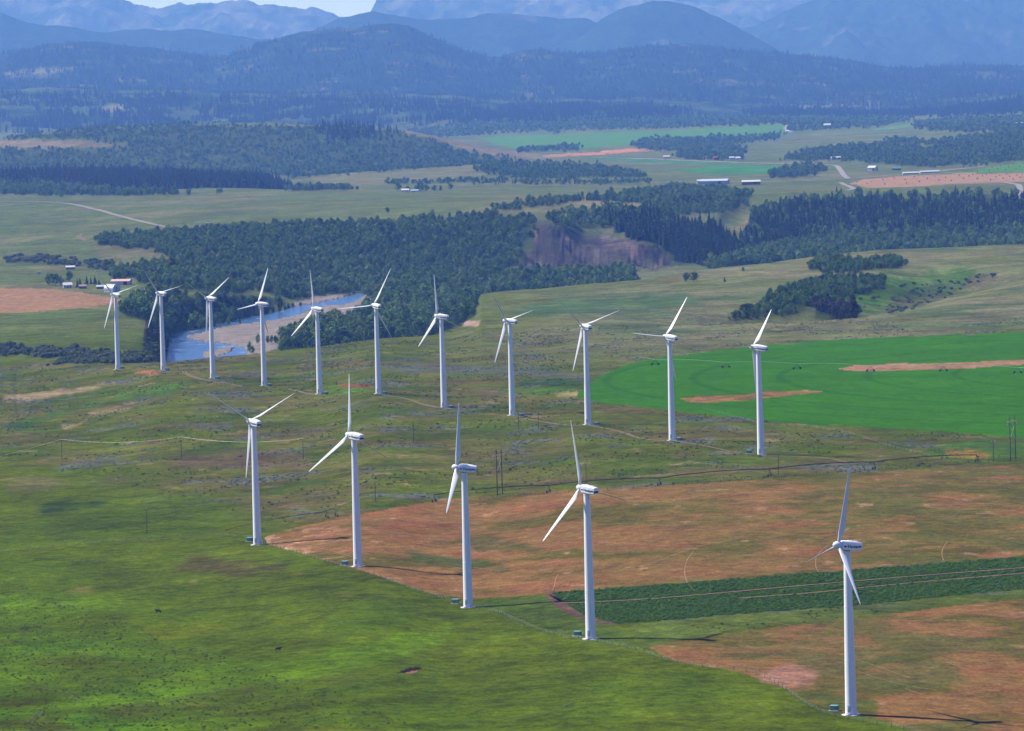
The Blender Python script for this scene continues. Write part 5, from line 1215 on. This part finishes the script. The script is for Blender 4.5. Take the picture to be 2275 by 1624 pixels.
building(156.5, 598.5, 9.5, 5.5, 2.6, 1.4, 0, M_dark, M_wroof, 'dark open shed with white roof above the farm', 'shed', 'shed', 2, False)
def round_barn(px, py, L, W, lab):
    P = hit(px, py); o = empty('round_roofed_barn', P, R(-34)); tag(o, lab, 'barn')
    m = MB(); pts = [(-W / 2, -0.8), (W / 2, -0.8), (W / 2, 2.3)] + [(W / 2 * math.cos(t), 2.3 + W * 0.46 * math.sin(t)) for t in np.linspace(0.1, math.pi - 0.1, 14)] + [(-W / 2, 2.3)]
    a = [m.bm.verts.new((-L / 2, y, z)) for y, z in pts]; b_ = [m.bm.verts.new((L / 2, y, z)) for y, z in pts]
    m.bm.faces.new(a); m.bm.faces.new(b_[::-1])
    for i in range(len(pts)): m.bm.faces.new((a[i], b_[i], b_[(i + 1) % len(pts)], a[(i + 1) % len(pts)]))
    obj('wall', m.mesh('wall'), o, M_wwall)
    rm = MB(); rp_ = [((W / 2 + 0.15) * math.cos(t), 2.32 + (W * 0.46 + 0.15) * math.sin(t)) for t in np.linspace(0, math.pi, 18)]; rq = [((W / 2 + 0.02) * math.cos(t), 2.32 + (W * 0.46 + 0.02) * math.sin(t)) for t in np.linspace(math.pi, 0, 18)]
    pr = rp_ + rq; va = [rm.bm.verts.new((-L / 2 - 0.3, y, z)) for y, z in pr]; vb = [rm.bm.verts.new((L / 2 + 0.3, y, z)) for y, z in pr]; n_ = len(pr)
    for i in range(n_): rm.bm.faces.new((va[i], vb[i], vb[(i + 1) % n_], va[(i + 1) % n_]))
    for i in range(17):
        rm.bm.faces.new((va[i], va[i + 1], va[n_ - 2 - i], va[n_ - 1 - i])); rm.bm.faces.new((vb[i], vb[i + 1], vb[n_ - 2 - i], vb[n_ - 1 - i]))
    obj('roof', rm.mesh('roof'), o, M_groof)
    obj('loft_door', MB().box(L / 2 - 0.02, L / 2 + 0.08, -0.8, 0.8, 3.4, 5.0).mesh('loft_door'), o, M_dgrey)
    obj('door', MB().box(L / 2 - 0.02, L / 2 + 0.08, -1.8, 1.8, 0, 2.4).mesh('door'), o, M_gwall)
round_barn(249, 648.5, 11, 11.5, 'round roofed grey and white barn behind the first far turbine')
building(900, 426, 12, 9, 3, 2, 0, M_wwall, M_wroof, 'white farmhouse under trees on the open plain', 'house', 'farm_house', 3, True, True)
building(921, 426.5, 12, 6, 2.4, 1.2, 0, M_wwall, M_groof, 'low white outbuilding beside the plain farmhouse', 'shed', 'shed', 2)
building(1588, 409, 46, 20, 6, 3, -14, M_gwall, M_groof, 'large grey metal hall by the gravel road', 'hall', 'metal_hall', 0, True, False, True)
building(1668, 410, 30, 14, 5, 2.5, -4, M_red, M_wroof, 'long dark red barn with a white roof right of the grey hall', 'barn', 'barn', 0, True, False, True)
building(1556, 408.5, 12, 10, 5, 2, 0, M_wwall, M_wroof, 'small white shed left of the grey hall', 'shed', 'shed', 2)
building(1574, 353, 13, 11, 4, 3, 0, M_gwall, M_brn, 'grey house at the left of the far hamlet', 'house', 'farm_house', 2)
building(1590, 355.5, 12, 10, 5, 3, 10, M_red, M_red, 'red barn in the middle of the far hamlet', 'barn', 'barn', 1)
building(1612, 352, 9, 8, 4, 2.5, 0, M_wwall, M_brn, 'white house with brown roof in the far hamlet', 'house', 'farm_house', 2)
building(1625, 354.5, 11, 8, 4, 2.5, 0, M_wwall, M_groof, 'white house with grey roof in the far hamlet', 'house', 'farm_house', 2)
building(1639, 355, 10, 8, 4, 2.5, 0, M_wwall, M_wroof, 'white house at the right end of the far hamlet', 'house', 'farm_house', 2)
building(1740, 388, 18, 8, 3.5, 1.6, -6, M_dark, M_wroof, 'low white roofed shed in front of the roadside wood', 'shed', 'shed', 0, True, False, True)
building(1774, 389, 18, 8, 3.5, 1.6, -4, M_dark, M_wroof, 'long low shed right of its twin by the roadside wood', 'shed', 'shed', 0, True, False, True)
building(1938, 380, 15, 13, 6, 3.5, -30, M_wwall, M_wroof, 'white barn standing alone below the wooded hill', 'barn', 'barn', 1, True, False, True)
building(1991, 378.5, 16, 9, 3.5, 2.5, 0, M_dark, M_green, 'dark house with a green roof right of the white barn', 'house', 'farm_house', 3)
building(2022, 387.5, 28, 8, 3, 1.5, 4, M_wwall, M_wroof, 'long white polytunnel left one of two by the hay field', 'polytunnel', 'polytunnel', 0, False)
building(2064, 384.5, 34, 8, 3, 1.5, 5, M_wwall, M_wroof, 'long white polytunnel right one of two by the hay field', 'polytunnel', 'polytunnel', 0, False)
building(1856, 354.5, 20, 10, 4, 2, 0, M_gwall, M_groof, 'low grey building above the roadside wood', 'building', 'farm_building', 0, False)
building(1837, 282, 20, 14, 6, 4, 0, M_wwall, M_wroof, 'white house beyond the far green field', 'house', 'farm_house', 2)
building(1748, 294, 10, 8, 3.5, 2, 0, M_wwall, M_wroof, 'small white building where the far lane meets the trees', 'building', 'farm_building', 1)
building(1743, 275, 11, 8, 3.5, 2, 0, M_wwall, M_brn, 'small pale building at the top of the far lane', 'building', 'farm_building', 1)
building(2262, 279, 40, 14, 6, 3, 6, M_wwall, M_wroof, 'long white barn on the far right hilltop', 'barn', 'barn', 0, False)
building(1480, 352, 14, 9, 4, 2.5, 0, M_wwall, M_pink, 'tiny pale cottage left of the far hamlet', 'house', 'farm_house', 2)
building(688, 388, 8, 7, 4, 2, 0, M_wwall, M_wroof, 'tiny white cabin at the foot of the wooded hill', 'cabin', 'cabin', 1)

# ------------------------------------------------------------------ hay bales, vehicles, cattle, markers
M_hay = mat_plain('straw_bale', S(130, 104, 74), 0.95, 0, 0.25, 3)
bm_ = MB(); bm_.tube((-0.8, 0, 0.85), (0.8, 0, 0.85), 0.9, 0.9, 16); bale_me = bm_.mesh('bale', 40); bale_me.materials.append(M_hay)
BALES = [(1903, 405), (1925, 408), (1935, 404), (1960, 400), (1965, 410), (1985, 396), (2010, 400), (2013, 408), (2030, 394), (2042, 404), (2060, 398), (2075, 392), (2085, 401), (2100, 395), (2112, 402), (2130, 390), (2140, 397), (2152, 392), (2160, 388), (2170, 398), (2182, 392), (2190, 389), (2200, 400), (2212, 394), (2220, 390), (2228, 397), (2235, 388), (2242, 393), (2250, 399), (2258, 390), (2266, 395), (2270, 388)]
for x, y in BALES:
    P = hit(x, y); o = obj('hay_bale', bale_me); o.location = P; o.scale = (1.15,) * 3; o.rotation_euler = (0, 0, random.uniform(0, 3.1))
    tag(o, 'round hay bale dropped on the tan harvested field', 'hay bale', 'hay bales on the tan field')
for x, y in ((2170, 381), (2185, 377), (2196, 379), (2203, 373), (2215, 376), (2222, 370), (2232, 378), (2240, 372), (2250, 368), (2256, 376), (2264, 371), (2270, 365)):
    P = hit(x, y); o = obj('hay_bale', bale_me); o.location = P; o.scale = (1.15,) * 3; o.rotation_euler = (0, 0, random.uniform(0, 3.1))
    tag(o, 'round hay bale dropped on the green meadow behind the tan field', 'hay bale', 'hay bales on the green meadow')
def vehicle(px, py, rz, body, lab, cat, name, tank=False, k=1.0):
    P = hit(px, py); o = empty(name, (P[0], P[1], float(ground_z(P[0], P[1]))), R(rz)); tag(o, lab, cat)
    if tank:
        obj('body', MB().box(-3.2, 3.2, -1.15, 1.15, 0.9, 3.1, 0.3).mesh('body', 30), o, body)
        obj('hitch', MB().tube((3.2, 0, 0.9), (4.6, 0, 0.7), 0.08).mesh('hitch'), o, M_dgrey)
    else:
        obj('body', MB().box(-2.8, 2.8, -0.95, 0.95, 0.55, 1.25, 0.15).mesh('body', 30), o, body)
        obj('cab', MB().box(-0.2, 1.6, -0.88, 0.88, 1.22, 2.0, 0.22).mesh('cab', 30), o, M_wwall)
        obj('windscreen', MB().box(1.4, 1.64, -0.72, 0.72, 1.35, 1.85, 0.04).mesh('windscreen'), o, M_glass)
    for sx in ((-1.8, 1.7) if not tank else (-0.6, 0.6)):
        for s in (-1, 1): obj('wheel', MB().tube((sx, s * 0.85, 0.4), (sx, s * 1.02, 0.4), 0.42, 0.42, 14).mesh('wheel', 40), o, M_tyre)
    o.scale = (k, k, k)
vehicle(464, 501.5, 10, M_wwall, 'white trailer parked on the grass left of the red pickup', 'trailer', 'livestock_trailer', True, 1.25)
vehicle(482, 503.5, 5, M_red, 'red pickup truck parked on open grass beside the white trailer', 'pickup', 'pickup_truck', False, 1.3)
vehicle(86, 609, 0, M_wwall, 'white trailer standing in the grass above the farm', 'trailer', 'livestock_trailer', True, 0.8)
vehicle(727, 507, -4, M_wwall, 'white trailer half hidden at the rim of the wooded bluff', 'trailer', 'livestock_trailer', True, 1.0)
def cow(px, py, rz, color, lab, name='cow'):
    P = hit(px, py)
    vs = [(0, 0, 1.05), (0.45, 0, 1.08), (0.75, 0, 1.12), (1.0, 0, 1.28), (1.22, 0, 1.25), (1.45, 0, 1.08), (-0.45, 0, 1.06), (-0.75, 0, 1.1), (0.62, 0.24, 0.75), (0.62, 0.24, 0.4), (0.62, 0.24, 0.02), (0.62, -0.24, 0.75), (0.62, -0.24, 0.4), (0.62, -0.24, 0.02),
          (-0.68, 0.24, 0.75), (-0.78, 0.24, 0.42), (-0.7, 0.24, 0.02), (-0.68, -0.24, 0.75), (-0.78, -0.24, 0.42), (-0.7, -0.24, 0.02), (-0.95, 0, 0.95), (-0.97, 0, 0.5), (1.18, 0.22, 1.32), (1.18, -0.22, 1.32)]
    es = [(0, 1), (1, 2), (2, 3), (3, 4), (4, 5), (0, 6), (6, 7), (2, 8), (8, 9), (9, 10), (2, 11), (11, 12), (12, 13), (7, 14), (14, 15), (15, 16), (7, 17), (17, 18), (18, 19), (7, 20), (20, 21), (4, 22), (4, 23)]
    rad = [0.42, 0.43, 0.40, 0.24, 0.17, 0.11, 0.42, 0.36, 0.15, 0.085, 0.07, 0.15, 0.085, 0.07, 0.18, 0.09, 0.07, 0.18, 0.09, 0.07, 0.05, 0.04, 0.04, 0.04]
    me = bpy.data.meshes.new('cow'); me.from_pydata(vs, es, []); o = bpy.data.objects.new('tmp', me); COL.objects.link(o)
    md = o.modifiers.new('s', 'SKIN'); sv = me.skin_vertices[0].data
    for i, r_ in enumerate(rad): sv[i].radius = (r_, r_)
    sv[0].use_root = True
    o.modifiers.new('ss', 'SUBSURF').levels = 1
    dg = bpy.context.evaluated_depsgraph_get(); m2 = bpy.data.meshes.new_from_object(o.evaluated_get(dg)); bpy.data.objects.remove(o)
    c = obj(name, m2, None, color); c.location = P; c.rotation_euler = (0, 0, R(rz)); tag(c, lab, 'cow', 'cattle grazing')
M_cowb = mat_plain('black_cowhide', S(34, 30, 30), 0.8, 0, 0.15, 3); M_cowr = mat_plain('brown_cowhide', S(120, 58, 40), 0.8, 0, 0.15, 3)
cow(617.5, 1447, 12, M_cowb, 'black cow standing on the green foreground slope')
cow(351.5, 1362, 170, M_cowb, 'black cow further up the green slope, left of the yellowish patch')
cow(1920, 683.5, 0, M_cowr, 'brown cow in the ravine right of the dark tree clump')
cow(1953, 681.5, 170, M_cowr, 'brown cow on the far side of the ravine track')
# small markers by the last far turbine
P = hit(1762, 977); o = empty('white_marker', P); tag(o, 'small white marker post in the grass right of the last far turbine', 'marker')
obj('post', MB().tube((0, 0, -0.2), (0, 0, 0.9), 0.12, 0.12, 8).mesh('post', 40), o, M_wwall); obj('board', MB().box(-0.28, 0.28, -0.16, -0.12, 0.5, 1.6, 0.02).mesh('board'), o, M_wwall)
P = hit(1673, 984); o = empty('red_marker', P); tag(o, 'small red marker post behind the last far turbine', 'marker')
obj('post', MB().tube((0, 0, -0.2), (0, 0, 0.7), 0.1, 0.1, 8).mesh('post', 40), o, M_red); obj('board', MB().box(-0.25, 0.25, -0.16, -0.12, 0.5, 1.1, 0.02).mesh('board'), o, M_red)

# ------------------------------------------------------------------ haze: one even box of air round land and camera
hb_ = MB().box(-9500, 9500, -600, 37000, -60, 1500).mesh('haze')
M_haze = bpy.data.materials.new('air'); M_haze.use_nodes = True
n = M_haze.node_tree.nodes; l = M_haze.node_tree.links
n.remove(n['Principled BSDF'])
pv = n.new('ShaderNodeVolumePrincipled'); pv.inputs['Color'].default_value = (*HAZE_COLOR, 1); pv.inputs['Density'].default_value = HAZE_DENSITY
pv.inputs['Anisotropy'].default_value = 0.0; pv.inputs['Absorption Color'].default_value = (1, 1, 1, 1)
l.new(pv.outputs[0], n['Material Output'].inputs['Volume'])
hz = obj('haze', hb_, None, M_haze); tag(hz, kind='stuff')
